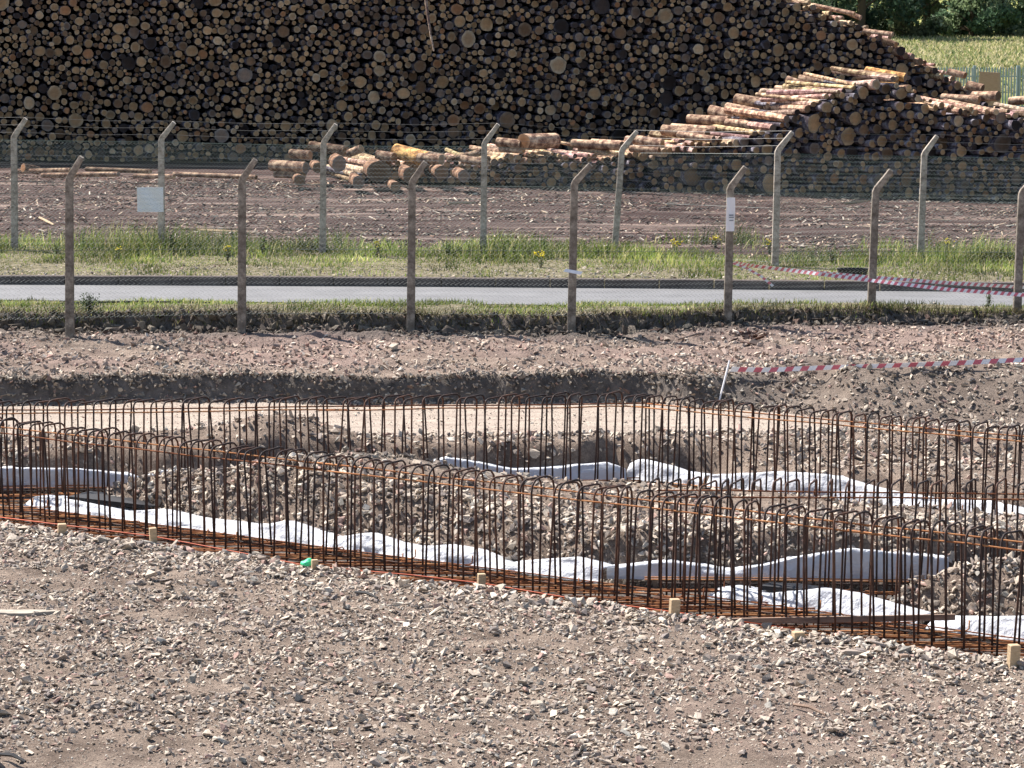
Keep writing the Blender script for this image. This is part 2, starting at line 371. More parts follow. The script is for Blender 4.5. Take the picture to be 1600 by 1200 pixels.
# ------------------------------------------------------------------ stones
def hull_variant(seed, npt=10):
    r = np.random.default_rng(seed); bm = bmesh.new()
    p = r.normal(size=(npt, 3)); p /= np.linalg.norm(p, axis=1)[:, None]; p *= r.uniform(.75, 1.1, (npt, 1)); p *= np.array([1, .8, .55])
    for q in p: bm.verts.new(q)
    g = bmesh.ops.convex_hull(bm, input=bm.verts[:])
    bm.verts.ensure_lookup_table(); bm.faces.ensure_lookup_table()
    for v in [v for v in bm.verts if not v.link_faces]: bm.verts.remove(v)
    bmesh.ops.triangulate(bm, faces=bm.faces[:]); bm.verts.index_update()
    V = np.array([v.co[:] for v in bm.verts]); F = np.array([[v.index for v in f.verts] for f in bm.faces]); bm.free(); return V, F
HV = [hull_variant(100+i, 8+i % 3) for i in range(14)]
def rotmats(n, tilt, r):
    a = r.uniform(0, 2*np.pi, n); b = r.normal(0, tilt, n); c = r.normal(0, tilt, n)
    ca, sa, cb, sb, cc, sc_ = np.cos(a), np.sin(a), np.cos(b), np.sin(b), np.cos(c), np.sin(c)
    O = np.zeros(n); I = np.ones(n)
    Rz = np.array([[ca, -sa, O], [sa, ca, O], [O, O, I]]).transpose(2, 0, 1); Rx = np.array([[I, O, O], [O, cb, -sb], [O, sb, cb]]).transpose(2, 0, 1)
    Ry = np.array([[cc, O, sc_], [O, I, O], [-sc_, O, cc]]).transpose(2, 0, 1)
    return Rz @ Rx @ Ry
PAL = np.array([(.40, .335, .27), (.45, .385, .315), (.30, .25, .212), (.53, .46, .37), (.20, .172, .155), (.36, .25, .21), (.30, .28, .245), (.58, .53, .45), (.45, .31, .25)])
PW = np.array([.26, .2, .15, .12, .09, .05, .07, .04, .02])
def scatter(x, y, r, tilt=.5, sink=.25, zadd=None, pal=PAL, pw=PW, keep=0, tintmul=None):
    n = len(x); R = rotmats(n, tilt, rng); sc3 = r[:, None]*np.stack([rng.uniform(.8, 1.45, n), rng.uniform(.7, 1.15, n), rng.uniform(.55, 1.2, n)], 1)
    z = H(x, y)+r*(.55-sink)+(0 if zadd is None else zadd); tint = pal[rng.choice(len(pal), n, p=pw/pw.sum())]*rng.uniform(.8, 1.2, (n, 1))
    if tintmul is not None: tint = tint*tintmul
    var = rng.integers(0, len(HV), n)
    return dict(P=np.stack([x, y, z], 1), R=R, S=sc3, T=tint, var=var, r=r)
def bake(D, sel):
    Vs, Fs, Ts = [], [], []; off = 0
    for v, (HVv, HVf) in enumerate(HV):
        k = np.where(sel & (D['var'] == v))[0]
        if not len(k): continue
        P = np.einsum('nij,nvj->nvi', D['R'][k], HVv[None]*D['S'][k][:, None, :])+D['P'][k][:, None, :]
        m = len(HVv); Vs.append(P.reshape(-1, 3)); Fs.append((HVf[None]+(np.arange(len(k))*m)[:, None, None]+off).reshape(-1, 3)); off += len(k)*m
        Ts.append(np.repeat(np.concatenate([D['T'][k], np.ones((len(k), 1))], 1), m, 0))
    return np.concatenate(Vs), np.concatenate(Fs), np.concatenate(Ts)
def grit(n, y0, y1, lo, hi, keepf):
    x, y = pts(n, y0, y1); k = keepf(x, y); x, y = x[k], y[k]; n = len(x); r = lo+(hi-lo)*rng.random(n)**1.5
    base = np.array([(1, 0, 0), (-1, 0, 0), (0, 1, 0), (0, -1, 0), (0, 0, 1), (0, 0, -.6)], float); Rm = rotmats(n, .5, rng)
    v = base[None]*rng.uniform(.6, 1.3, (n, 6, 1))*np.array([1, .8, .6]); P = np.einsum('nij,nvj->nvi', Rm, v*r[:, None, None])+np.stack([x, y, H(x, y)+r*.25], 1)[:, None]
    f = np.array([(0, 2, 4), (2, 1, 4), (1, 3, 4), (3, 0, 4)]); F = (f[None]+(np.arange(n)*6)[:, None, None]).reshape(-1, 3)
    T = PAL[rng.choice(len(PAL), n, p=PW/PW.sum())]*rng.uniform(.75, 1.2, (n, 1)); T = np.repeat(np.concatenate([T, np.ones((n, 1))], 1), 6, 0); return P.reshape(-1, 3), F, T
def cat(Ds): return {k: np.concatenate([d[k] for d in Ds]) for k in Ds[0]}
def pts(n, y0, y1, xm=1.0):
    y = np.sqrt(rng.uniform(y0**2, y1**2, n)); x = rng.uniform(-1, 1, n)*(y*.178+1.5)*xm; return x, y
Ds = []
def trench_mask(x, y, grow=0.):
    m = np.zeros(len(x), bool)
    for L, a, b in TRENCH:
        t, p = L.rel(x, y); m |= (p > a-grow) & (p < b+grow) & (t > -.1-EXT[id(L)][0]) & (t < L.L+.1+EXT[id(L)][1])
    return m
# foreground
x, y = pts(104000, 17, 30); _, p = LF.rel(x, y); dens = .86+1.6*fbm(x*.7+4, y*1.9, 5)-.6*np.exp(-((x+3.3)/1.4)**2-((y-18.5)/.28)**2)+.45*sstep(-2.6, -1.0, p); k = (p < -.80) & (rng.random(len(x)) < dens)
x, y, p = x[k], y[k], p[k]; r = .010+.020*rng.random(len(x))**1.8+(.022*(rng.random(len(x)) < .05)+.012*(rng.random(len(x)) < .15)*rng.random(len(x)))*(1+.5*sstep(-1.6, -.9, p))+.009*sstep(-1.8, -.9, p)
Ds.append(scatter(x, y, r, .45, .18))
n_ = 420; t_ = rng.uniform(0, LF.L, n_); p_ = -.86-rng.uniform(0, 1, n_)**1.6*1.5; xy = LF.A[None]+LF.d[None]*t_[:, None]+LF.n[None]*p_[:, None]
Ds.append(scatter(xy[:, 0], xy[:, 1], .024+.030*rng.random(n_)**1.5, .35, .12))
x, y = pts(170, 17.5, 25); k = LF.rel(x, y)[1] < -1.2; x, y = x[k], y[k]; Ds.append(scatter(x, y, .026+.025*rng.random(len(x))**2, .35, .12))
x = rng.uniform(-7.8, 8.5, 420); y = np.interp(x, *CUT)+.28*fbm(x*.9, x*0+1, 5)+rng.uniform(-.22, .10, len(x)); Ds.append(scatter(x, y, .05+.07*rng.random(len(x))**1.5, .8, .1, pal=PAL*.30, pw=PW))  # earth clods along the turf edge, coloured dark to deepen its shade
# rubble mounds between the footings
x, y = pts(44000, 22, 34); _, p = LF.rel(x, y); dens = .6+.9*fbm(x*.8+14, y*1.1, 4); k = (p > .6) & ~trench_mask(x, y, -.03) & (rng.random(len(x)) < dens) & (y < np.interp(x, *SAND_F)-.1)
x, y = x[k], y[k]; r = .014+.042*rng.random(len(x))**2.4+.03*(rng.random(len(x)) < .03)
_, p = LF.rel(x, y); D_ = scatter(x, y, r, .8, .1); dk = masks(x, y)['m_soil_shade'][:, None]; D_['T'] = D_['T']*(1-.55*np.clip(dk, 0, 1)); Ds.append(D_)
for L_, n_ in ((LF, 11000), (LM, 3500)):
    t_ = rng.uniform(0, L_.L, n_); p_ = rng.uniform(.98, 2.0, n_); xy = L_.A[None]+L_.d[None]*t_[:, None]+L_.n[None]*p_[:, None]; x, y = xy[:, 0], xy[:, 1]
    k = ~trench_mask(x, y, -.04); x, y = x[k], y[k]; Ds.append(scatter(x, y, .015+.045*rng.random(len(x))**2.4, .8, .05))
x = rng.uniform(1.5, 8.5, 2600); y = np.interp(x, *FOOT)+rng.uniform(-.1, 2.6, len(x)); Ds.append(scatter(x, y, .014+.04*rng.random(len(x))**2.4, .9, .1))
# bank and beyond
x, y = pts(26000, 34, 42.6); yf = np.interp(x, *FOOT); yc = np.interp(x, *CUT)+.28*fbm(x*.9, x*0+1, 5); dens = .6+1.2*fbm(x*.7+24, y*1.4, 4)+.35*sstep(38.5, 37, y); k = (y > yf-.05) & (y < yc+.05) & (rng.random(len(x)) < dens)
x, y = x[k], y[k]; r = .014+.04*rng.random(len(x))**2.5+.03*(rng.random(len(x)) < .02)
mm = masks(x, y); tm = (1-.6*mm['m_soil_shade'])[:, None]*(1-mm['m_pink'][:, None]*np.array([0, .10, .12])); Ds.append(scatter(x, y, r, .8, .15, tintmul=tm))
# clods hanging on the dark bank face and turf edge
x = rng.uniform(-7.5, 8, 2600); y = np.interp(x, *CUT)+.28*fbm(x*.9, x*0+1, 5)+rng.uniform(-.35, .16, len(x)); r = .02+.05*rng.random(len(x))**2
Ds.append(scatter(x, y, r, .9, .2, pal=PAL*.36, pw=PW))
x = rng.uniform(-7.2, 3.5, 3200); y = np.interp(x, *FOOT)+.12*fbm(x*1.7, x*0+3, 4)+rng.uniform(-.06, .2, len(x)); r = .015+.035*rng.random(len(x))**2
Ds.append(scatter(x, y, r, .9, .2, pal=PAL*.7, pw=PW))
x = rng.uniform(-10, 11, 1500); y = np.interp(x, *RB)+.28+rng.random(len(x))**1.6*1.8; Ds.append(scatter(x, y, .012+.03*rng.random(len(x))**2, .6, .1))
x, y = pts(260, 43, 46); x = x[y < np.interp(x, *RF)-.1]; y = y[:len(x)]; Ds.append(scatter(x, np.minimum(y, np.interp(x, *RF)-.15), .015+.03*rng.random(len(x))**2, .6, .1))
# few stones on sand
x, y = pts(900, 33, 37); k = (y > np.interp(x, *SAND_F)) & (y < np.interp(x, *FOOT)); x, y = x[k], y[k]; Ds.append(scatter(x, y, .01+.02*rng.random(len(x)), .4, .2))
D = cat(Ds)
# hand placed big stones seen in the photograph: px, py, radius in px
big = [(985, 1060, 17), (1008, 1058, 12), (535, 1001, 12), (1395, 1038, 10), (995, 972, 14), (1035, 975, 15), (850, 942, 17), (820, 945, 12), (1330, 1025, 22), (1310, 1040, 12), (660, 910, 13), (690, 912, 11), (706, 912, 12), (645, 1043, 12),
       (205, 915, 16), (235, 905, 24), (262, 910, 14), (985, 985, 10), (1250, 1075, 17), (1150, 1035, 14), (1185, 1050, 13), (820, 1078, 12), (840, 1100, 13), (1117, 1118, 11), (1160, 1185, 10), (345, 1155, 13), (630, 1155, 14), (40, 1063, 15), (300, 1070, 16), (520, 1140, 12), (728, 1103, 10),
       (895, 990, 16), (930, 1005, 13), (1180, 1010, 14), (1455, 1065, 12), (1490, 1060, 12), (620, 945, 14), (590, 940, 12), (760, 1020, 11), (430, 655, 10), (455, 665, 12), (590, 545, 11), (615, 547, 12), (560, 700, 12), (1315, 705, 11), (1450, 1165, 14), (180, 860, 11), (150, 872, 14), (60, 885, 12)]
bx, by, br = [], [], []
for a, b, c in big:
    P = W(a, b, -.08 if b > 800 else 0.05); _, _, s = proj(P); bx.append(P[0]); by.append(P[1]); br.append(c/s)
Db = scatter(np.array(bx), np.array(by), np.array(br)*.85, .25, .1, pal=PAL, pw=PW); D = cat([D, Db])
px, py, s = proj(D['P']); inview = (px > 0) & (px < 1600) & (py > 0) & (py < 1200)
score = D['r']*s*inview; order = np.argsort(-score)[:300]; ind = np.zeros(len(score), bool); ind[order] = True
V, F, T = bake(D, ~ind)
GV = [grit(70000, 17, 27.5, .005, .012, lambda x, y: LF.rel(x, y)[1] < -.8), grit(22000, 27, 42.5, .008, .014, lambda x, y: ~trench_mask(x, y, -.03) & (LF.rel(x, y)[1] > .9))]
for v_, f_, t_ in GV: F = np.concatenate([F, f_+len(V)]); V = np.concatenate([V, v_]); T = np.concatenate([T, t_])
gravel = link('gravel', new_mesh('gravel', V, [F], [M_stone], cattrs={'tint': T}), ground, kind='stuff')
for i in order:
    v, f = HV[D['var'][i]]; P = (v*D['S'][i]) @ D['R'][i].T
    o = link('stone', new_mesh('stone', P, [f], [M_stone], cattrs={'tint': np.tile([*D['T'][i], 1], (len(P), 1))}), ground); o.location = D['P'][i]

# pale slab half buried at the left edge
sl = W(30, 962, -.1); mb = MB(); n = 14
ang = np.linspace(0, 2*np.pi, n, endpoint=False); rr_ = np.array([.9+.2*math.sin(3*a)+.08*random.random() for a in ang])
top = [(math.cos(a)*.30*q, math.sin(a)*.08*q, .012) for a, q in zip(ang, rr_)]; bot = [(x_*1.05, y_*1.05, -.08) for x_, y_, _ in top]
mb.add(top+bot, [tuple(range(n))]+[(i, n+i, n+(i+1) % n, (i+1) % n) for i in range(n)])
pm = mat('pale_rock', rough=.95, spec=.1, build=lambda t, b: t.links.new(ramp(t, noise(t, 12, 6), [(.3, (.26, .23, .19)), (.7, (.42, .375, .31))]), b.inputs['Base Color']))
o = link('stone_slab', mb.mesh('stone_slab', [pm])); o.location = (sl[0], sl[1], H(sl[0], sl[1])+.0)
tag(o, 'flat pale stone slab half buried in the gravel at the left edge', 'stone')

# ------------------------------------------------------------------ reinforcement cages
def stirrup_mesh(wd, ht, rad, jit):
    pts_ = [(0, 0, -.04), (jit*.3, 0, ht*.5), (jit*.2, 0, ht-rad)]
    for a in (30, 60, 90): q = math.radians(a); pts_.append((jit*.2+rad-rad*math.cos(q), 0, ht-rad+rad*math.sin(q)))
    for a in (90, 60, 30, 0): q = math.radians(a); pts_.append((wd-rad+rad*math.cos(q), 0, ht-rad+rad*math.sin(q)))
    pts_ += [(wd-jit*.3, 0, ht*.5), (wd, 0, -.04)]
    mb = MB(); mb.tube(pts_, .0096, 6); return mb.mesh('stirrup', [M_rust], True)
def bar_mesh(L, name, m, r=.007, hook=0, wob=.006):
    n = 8; p = [(L*i/n, random.uniform(-wob, wob), random.uniform(-wob, wob)*.7) for i in range(n+1)]
    if hook: p += [(L+.03, 0, .012), (L+.05, 0, -.02), (L+.04, 0, -.07)] if hook < 0 else [(L+.03, 0, .02), (L+.035, 0, .09)]
    mb = MB(); mb.tube(p, r, 5); return mb.mesh(name, [m], True)
def cage(name_label, L, zb, pitch, wdt, ang, rad, ht, mat_len, mat_pitch, seed, mat_o, group='reinforcement cages standing in the footing trenches', two=True, tops=True):
    r = random.Random(seed); o = empty('rebar_cage', (L.A[0], L.A[1], zb)); tag(o, name_label, 'rebar cage', group)
    random.seed(seed)
    SM = [stirrup_mesh(wdt*q, ht+dh, rad*k, j) for q, dh, k, j in ((1, 0, 1, .0), (.96, .015, 1.15, .012), (1.04, -.01, .9, -.012), (1.0, .01, 1.3, .02), (1.02, .0, .8, -.02))]
    t = .05; A3 = np.array([L.A[0], L.A[1], zb])
    while t < L.L-.05:
        q = L.at(t, r.uniform(-.015, .015)); c = link('stirrup', r.choice(SM), o)
        c.location = (q[0]-A3[0], q[1]-A3[1], r.uniform(-.012, .012)); c.rotation_euler = (r.gauss(0, .024), r.gauss(0, .026), ang+r.gauss(0, .09)); t += pitch*r.uniform(.87, 1.13)
    la = math.atan2(L.d[1], L.d[0])
    u = np.array([math.cos(ang), math.sin(ang)])*wdt
    for off, zz in (((.012, 0), ht-.11), ((-.012+u[0], u[1]), ht-.115), ((0, 0), .04), ((u[0], u[1]), .05)):
        seg = 0
        while seg < L.L:
            ln = min(6.0, L.L-seg); me = bar_mesh(ln, 'longitudinal_bar', M_orust if zz > .5 else M_rust, .0075, 0, .010); c = link('longitudinal_bar', me, o)
            q = L.d*seg; c.location = (q[0]+off[0], q[1]+off[1], zz); c.rotation_euler = (0, 0, la); seg += 5.7
    ms = [bar_mesh(mat_len*q, 'mat_bar', M_orust, .0065, h, .008) for q, h in ((1, -1), (1.03, 1), (.97, 0), (1.0, -1))]
    t = -.1; k = 0
    while t < L.L:
        q = L.at(t, 0); c = link('mat_bar', r.choice(ms), o); k += 1
        c.location = (q[0]-A3[0]-mat_o+r.uniform(-.05, .05), q[1]-A3[1], (-.02 if k % 2 else .045)+r.uniform(-.01, .01)); c.rotation_euler = (r.uniform(-.3, .3), 0, r.gauss(0, .02)); t += mat_pitch*r.uniform(.8, 1.2)
    for off in (-.55, -.3, .62, .75) if two else (-.3, .62):
        q = L.at(0, off); me = bar_mesh(L.L, 'longitudinal_bar', M_orust, .0065, 0, .012); c = link('longitudinal_bar', me, o); c.location = (q[0]-A3[0], q[1]-A3[1], .012); c.rotation_euler = (0, 0, la)
    return o
ZB = -.32
cage('long diagonal rusty rebar cage in the nearest trench, running from left to lower right', LF, ZB, .142, .34, math.radians(56), .09, 1.02, 1.85, .105, 1, .80)
cage('straight dark rebar cage in the rear trench in front of the pale sand strip', LR, ZB, .150, .33, math.radians(54), .06, 1.02, 1.0, .14, 2, .45)
cage('rear right rebar cage descending towards the right edge behind the middle one', LR2, ZB, .128, .33, math.radians(56), .07, 1.02, 1.3, .12, 3, .6)
cage('short middle rebar cage with flat squared tops joining the near cage at mid right', LM, ZB, .155, .33, math.radians(66), .035, 1.0, 1.0, .14, 4, .4)

# ------------------------------------------------------------------ white sheets lining the trenches
def sheet(L, off, poly, label, seed, lean=.09, zb=-.33, tail=.22, name='plastic_sheet'):
    r = np.random.default_rng(seed); pxs = np.array([p[0] for p in poly], float); pys = np.array([p[1] for p in poly], float)
    # param along line such that projected x matches
    tt = np.linspace(-1.3, L.L+.5, 1500); P = L.A[None]+L.d[None]*tt[:, None]+L.n[None]*(off+lean); pxt = proj(np.concatenate([P, np.full((len(P), 1), -.15)], 1))[0]
    t0, t1 = np.interp([pxs[0], pxs[-1]], pxt, tt); n = max(8, int((t1-t0)/.03)); t = np.linspace(t0, t1, n); rows = []
    q = L.A[None]+L.d[None]*t[:, None]+L.n[None]*(off+lean); px_ = np.interp(t, tt, pxt); py_ = np.interp(px_, pxs, pys)
    zt = np.array([z_at(a[0], a[1], b, c) for a, b, c in zip(q, px_, py_)])
    vv = [(-.04, -.1), (0, 0), (.22, .18), (.45, .40), (.68, .66), (.88, .9), (1, 1), (.99, 1.35), (.93, 1.8), (.84, 2.3)]
    for k, (a, o_) in enumerate(vv):
        oo = off+lean*min(o_, 1)+tail*max(0, o_-1)/1.3
        wr = .045*fbm(t*3.2+seed*3, np.full(n, a*2.0), 4)*(1 if 0 < k < 6 else .5)+.004*np.sin(t*15+a*3+seed)
        b = L.A[None]+L.d[None]*t[:, None]+L.n[None]*(oo+wr)[:, None]; z = zb+(zt-zb)*a+.006*fbm(t*9, np.full(n, a*5.), 3)
        if k > 6: z = np.maximum(z, np.minimum(H(b[:, 0], b[:, 1])+.012, zt-.012))
        rows.append(np.concatenate([b, z[:, None]], 1))
    V = np.concatenate(rows); m = len(vv); i = np.arange(m*n).reshape(m, n); F = np.stack([i[:-1, :-1], i[:-1, 1:], i[1:, 1:], i[1:, :-1]], -1).reshape(-1, 4)
    o = link(name, new_mesh(name, V, [F], [M_sheet], smooth=True)); md = o.modifiers.new('thick', 'SOLIDIFY'); md.thickness = .006
    return tag(o, label, 'plastic sheet', 'white sheets lining the trench sides')
sheet(LF, .86, [(46, 779), (52, 776), (80, 777), (125, 784), (200, 799), (240, 797), (300, 812), (400, 822), (440, 815), (480, 830), (522, 843)], 'white sheet at the left end of the nearest trench, ending beside a black hollow', 1)
sheet(LF, .84, [(518, 841), (535, 838), (570, 834), (610, 850), (650, 857), (690, 852), (740, 862), (790, 886)], 'white sheet with a hump behind the middle of the nearest rebar cage', 2)
sheet(LF, .86, [(782, 884), (800, 880), (850, 875), (890, 872), (925, 880), (944, 888)], 'short white sheet just left of where the middle cage meets the nearest one', 3)
sheet(LM, .78, [(948, 889), (1000, 882), (1050, 878), (1100, 885), (1140, 892), (1200, 882), (1260, 868), (1330, 857), (1400, 864), (1482, 872)], 'long grey shaded sheet along the back of the middle trench', 4, lean=.04)
sheet(LF, .84, [(1115, 921), (1140, 917), (1200, 928), (1280, 920), (1330, 929), (1380, 945), (1442, 962)], 'bright white sheet peaking behind the long timber rail at lower right', 5)
sheet(LF, .80, [(1455, 970), (1470, 967), (1560, 966), (1600, 964), (1680, 968)], 'low white sheet in the nearest trench at the right edge', 6)
sheet(LR, .74, [(-150, 730), (60, 732), (120, 733), (200, 741), (216, 747)], 'shaded blue grey sheet in the rear trench at the left edge', 7, lean=.03)
sheet(LR, .74, [(224, 744), (250, 737), (285, 733), (320, 738), (352, 747)], 'small white sheet in the rear trench behind the dark soil at left', 8, lean=.08)
sheet(LR, .74, [(672, 722), (700, 716), (740, 722), (800, 733), (850, 732), (900, 728), (950, 723), (978, 733)], 'thin pale sheet in the middle of the rear trench', 9, lean=.05)
sheet(LR2, .72, [(984, 724), (995, 718), (1040, 728), (1062, 738), (1104, 743)], 'small white sheet peaking where the rear cage turns the corner', 10)
sheet(LR2, .70, [(1108, 743), (1160, 740), (1200, 738), (1240, 738), (1290, 742), (1330, 755), (1380, 768), (1450, 780), (1540, 785), (1600, 798), (1680, 808)], 'long white sheet along the rear right trench running to the right edge', 11)
# black membrane at left; black sheet standing in for trench shadow at right
def membrane(pxr, L, off, label):
    P = [L.A+L.d*t+L.n*o_ for t, o_ in pxr]; mb = MB(); n = len(P)
    mb.add([(p[0], p[1], -.20+.02*math.sin(i*2)) for i, p in enumerate(P)]+[(p[0], p[1], -.24+.02*math.sin(i)) for i, p in enumerate(P)], [tuple(range(n)), tuple(range(n, 2*n))[::-1]]+[(i, (i+1) % n, n+(i+1) % n, n+i) for i in range(n)])
    return tag(link('membrane_and_shadow', mb.mesh('membrane_and_shadow', [M_black])), label, 'membrane')
def t_of(L, px, off=0):
    tt = np.linspace(0, L.L, 1500); P = L.A[None]+L.d[None]*tt[:, None]+L.n[None]*off; return float(np.interp(px, proj(np.concatenate([P, np.full((len(P), 1), -.2)], 1))[0], tt))
a, b = t_of(LF, 85, .8), t_of(LF, 205, .8)
membrane([(a, 1.0), (b, .98), (b+.05, 1.15), ((a+b)/2, 1.4), (a+.05, 1.3)], LF, 0, 'black membrane hollow behind the left end of the white sheet')
a, b = t_of(LF, 1170, .8), t_of(LF, 1255, .8)
membrane([(a, 1.0), (b, .99), (b+.15, 1.3), ((a+b)/2, 1.3), (a+.05, 1.1)], LF, 0, 'black sheet standing in for trench shadow behind the peaked white sheet at lower right')

# ------------------------------------------------------------------ stakes, rails, line
def stake(px, py, wpx, hpx, label, m=M_wood, z=-.10, rot=.3, extra=None):
    P = W(px, py+hpx, z); s = proj(P)[2]; mb = MB(); wv = wpx/s; h = hpx/s
    mb.box((0, 0, h/2-.1), (wv, wv*.8, h+.2), rot); me = mb.mesh('stake', [m])
    bm = bmesh.new(); bm.from_mesh(me); bmesh.ops.bevel(bm, geom=bm.edges[:], offset=wv*.06, segments=1, affect='EDGES'); bm.to_mesh(me); bm.free()
    o = link('timber_stake', me); o.location = P; o.rotation_euler = (random.uniform(-.05, .05), random.uniform(-.05, .05), 0)
    return tag(o, label, 'stake', 'timber stakes along the nearest trench')
stake(97, 818, 13, 16, 'short timber stake furthest left along the near trench edge')
stake(240, 824, 11, 26, 'pale timber stake in front of the white sheet at left')
stake(492, 874, 10, 20, 'yellowish timber stake beside the green plastic cap')
stake(752, 896, 12, 16, 'low timber stake at the gravel edge below mid picture')
stake(1053, 935, 15, 32, 'weathered timber stake left of the long rail end', M_wood)
stake(1247, 987, 18, 14, 'square sawn stake top in front of the timber rail')
stake(1412, 1022, 14, 12, 'low grey stake almost buried by stones at lower right', M_wood2)
stake(1582, 1006, 17, 48, 'tall sawn timber stake beside the yellow board at the right edge', z=-.12)
P = W(480, 884, -.06); bm = bmesh.new(); bmesh.ops.create_icosphere(bm, subdivisions=2, radius=.055); 
for v in bm.verts: v.co.z = max(v.co.z, -.02)*(.8+.3*math.sin(v.co.x*60)); v.co.x *= 1.15
me = bpy.data.meshes.new('cap'); bm.to_mesh(me); bm.free(); me.materials.append(M_green)
o = link('green_marker', me); o.location = P+np.array([0, 0, .02]); tag(o, 'bright green plastic cap on the gravel at the trench edge', 'marker')
def plank(name, p0, p1, s0, s1, th, label, m, cat='timber', wdt=None):
    A, B = S(*p0, s0), S(*p1, s1); d = B-A; L_ = np.linalg.norm(d); mb = MB(); mb.box((L_/2, 0, 0), (L_, wdt or th*.5, th)); me = mb.mesh(name, [m])
    o = link(name, me); o.location = A; o.rotation_euler = Vector(d).to_track_quat('X', 'Z').to_euler(); return tag(o, label, cat)
plank('timber_rail', (1085, 972), (1492, 964), 189, 187, .050, 'long brown timber rail lying across the nearest rebar mat', M_wood2)
plank('timber_board', (1525, 1036), (1680, 1044), 202, 200, .045, 'yellow timber board edge at the lower right of the trench', M_wood, wdt=.12)
# orange string line
mb = MB(); pts_ = [W(a, b, -.20) for a, b in ((0, 808), (97, 820), (240, 838), (400, 868), (480, 884), (640, 898), (752, 911), (900, 936), (1052, 956), (1250, 984))]; mb.tube(pts_, .0045, 4)
tag(link('string_line', mb.mesh('string_line', [M_orange], True)), 'orange string line stretched along the near edge of the diagonal trench', 'string line')

# ------------------------------------------------------------------ chain-link fences
near = [(-152, 510, -149, 272, -128, 240), (109, 504, 113, 277, 134, 243), (378, 497, 381, 279, 403, 247), (642, 497, 645, 283, 666, 251), (893, 500, 897, 284, 922, 255), (1137, 494, 1139, 292, 1162, 259), (1361, 487, 1365, 296, 1388, 264), (1589, 489, 1592, 300, 1615, 268), (1812, 490, 1815, 302, 1838, 270)]
far = [(-225, 388, -222, 210, -203, 180), (23, 392, 26, 213, 46, 184), (252, 393, 255, 216, 276, 190), (504, 396, 507, 222, 527, 193), (755, 399, 757, 223, 779, 193), (960, 397, 971, 233, 994, 204), (1211, 416, 1213, 234, 1235, 205), (1438, 405, 1441, 239, 1460, 211), (1690, 407, 1693, 243, 1713, 214)]
def fence(posts, zf, label, wire, wr, matp, cat_, wp):
    root = empty('chain_link_fence', (0, 0, 0)); tag(root, label, 'fence')
    base = []; topz = []; tips = []
    for (bx_, by_, kx, ky, tx, ty) in posts:
        x0 = (bx_-800)/100.; P = W(bx_, by_, zf(bx_)); s = proj(P)[2]; K = S(kx, ky, s); Tp = S(tx, ty, s); K[1] = P[1]; Tp = K+np.array([(tx-kx)/s, -.05, (ky-ty)/s])
        mb = MB(); w0 = wp; c = np.array([0, 0, 0.])
        q = [np.array([0, 0, -.45]), np.array([0, 0, .0]), K-P, Tp-P]; q[0] = q[1]-(K-P)*.2
        mb.tube([q[0], q[1], q[2]-(K-P)/np.linalg.norm(K-P)*.02, q[2]+(Tp-K)*.08, q[3]], [w0*.72, w0*.72, w0*.62, w0*.60, w0*.46], 4, phase=math.pi/4)
        me = mb.mesh('fence_post', [matp]); bm = bmesh.new(); bm.from_mesh(me); bmesh.ops.bevel(bm, geom=bm.edges[:], offset=.008, segments=1, affect='EDGES'); bm.to_mesh(me); bm.free()
        o = link('fence_post', me, root); o.location = P
        base.append(P); topz.append(K); tips.append(Tp)
    for i in range(len(posts)-1):
        A, B, KA, KB = base[i], base[i+1], topz[i], topz[i+1]; off = np.array([0, .0, 0])
        Lx = np.linalg.norm((B-A)[:2]); nW = int(Lx/.0707); dirx = (B-A)/Lx; dirx[2] = 0
        Vs = []; Fs = []; n0 = 0; nz = 52; zz = np.arange(nz+1)
        j = np.arange(nW); zig = (zz % 2)*.0745
        f = (j[:, None]*.0707+zig[None])/Lx                       # 0..1 across
        sag = .02*np.sin(f*np.pi)
        Zb = A[2]+(B[2]-A[2])*f+.05; Zt = KA[2]+(KB[2]-KA[2])*f-sag-.03
        hz = Zb+(Zt-Zb)*zz[None]/nz
        bow = .02*vnoise(f*6+i*7, hz*1.5)
        lean = (KA[0]-A[0])*(1-f)+(KB[0]-B[0])*f
        Px = A[0]+(B[0]-A[0])*f+lean*zz[None]/nz; Py = A[1]+(B[1]-A[1])*f+.062+bow+(zz % 2)[None]*.004
        P = np.stack([Px, Py, hz], -1)                            # nW, nz+1, 3
        tri = np.array([(0, -wr, 0), (wr*.87, wr*.5, 0), (-wr*.87, wr*.5, 0)])
        V = (P[:, :, None, :]+tri[None, None]).reshape(-1, 3)
        id_ = np.arange(nW*(nz+1)*3).reshape(nW, nz+1, 3)
        F = np.concatenate([np.stack([id_[:, :-1, q], id_[:, :-1, (q+1) % 3], id_[:, 1:, (q+1) % 3], id_[:, 1:, q]], -1).reshape(-1, 4) for q in range(3)])
        link('chain_link_mesh', new_mesh('chain_link_mesh', V, [F], [wire]), root, kind='stuff')
    for h in (.03, .5, .97):
        mb = MB(); mb.tube([a*(1-h)+k*h+np.array([0, .066, 0]) for a, k in zip(base, topz)], .0028, 4); link('line_wire', mb.mesh('line_wire', [wire]), root)
    for h in (.15, .55, .95):
        p = []
        for i in range(len(topz)):
            a = topz[i]*(1-h)+tips[i]*h+np.array([0, 0, .04]); p.append(a)
            if i < len(topz)-1:
                b = topz[i+1]*(1-h)+tips[i+1]*h+np.array([0, 0, .04]); p.append((a+b)/2-np.array([0, 0, .03]))
        mb = MB(); mb.tube(p, .0022, 4); link('barbed_wire', mb.mesh('barbed_wire', [M_wire2]), root)
    return root, base, topz
zn = lambda px: .25-.12*max(0, min(1, (px-900)/500.))
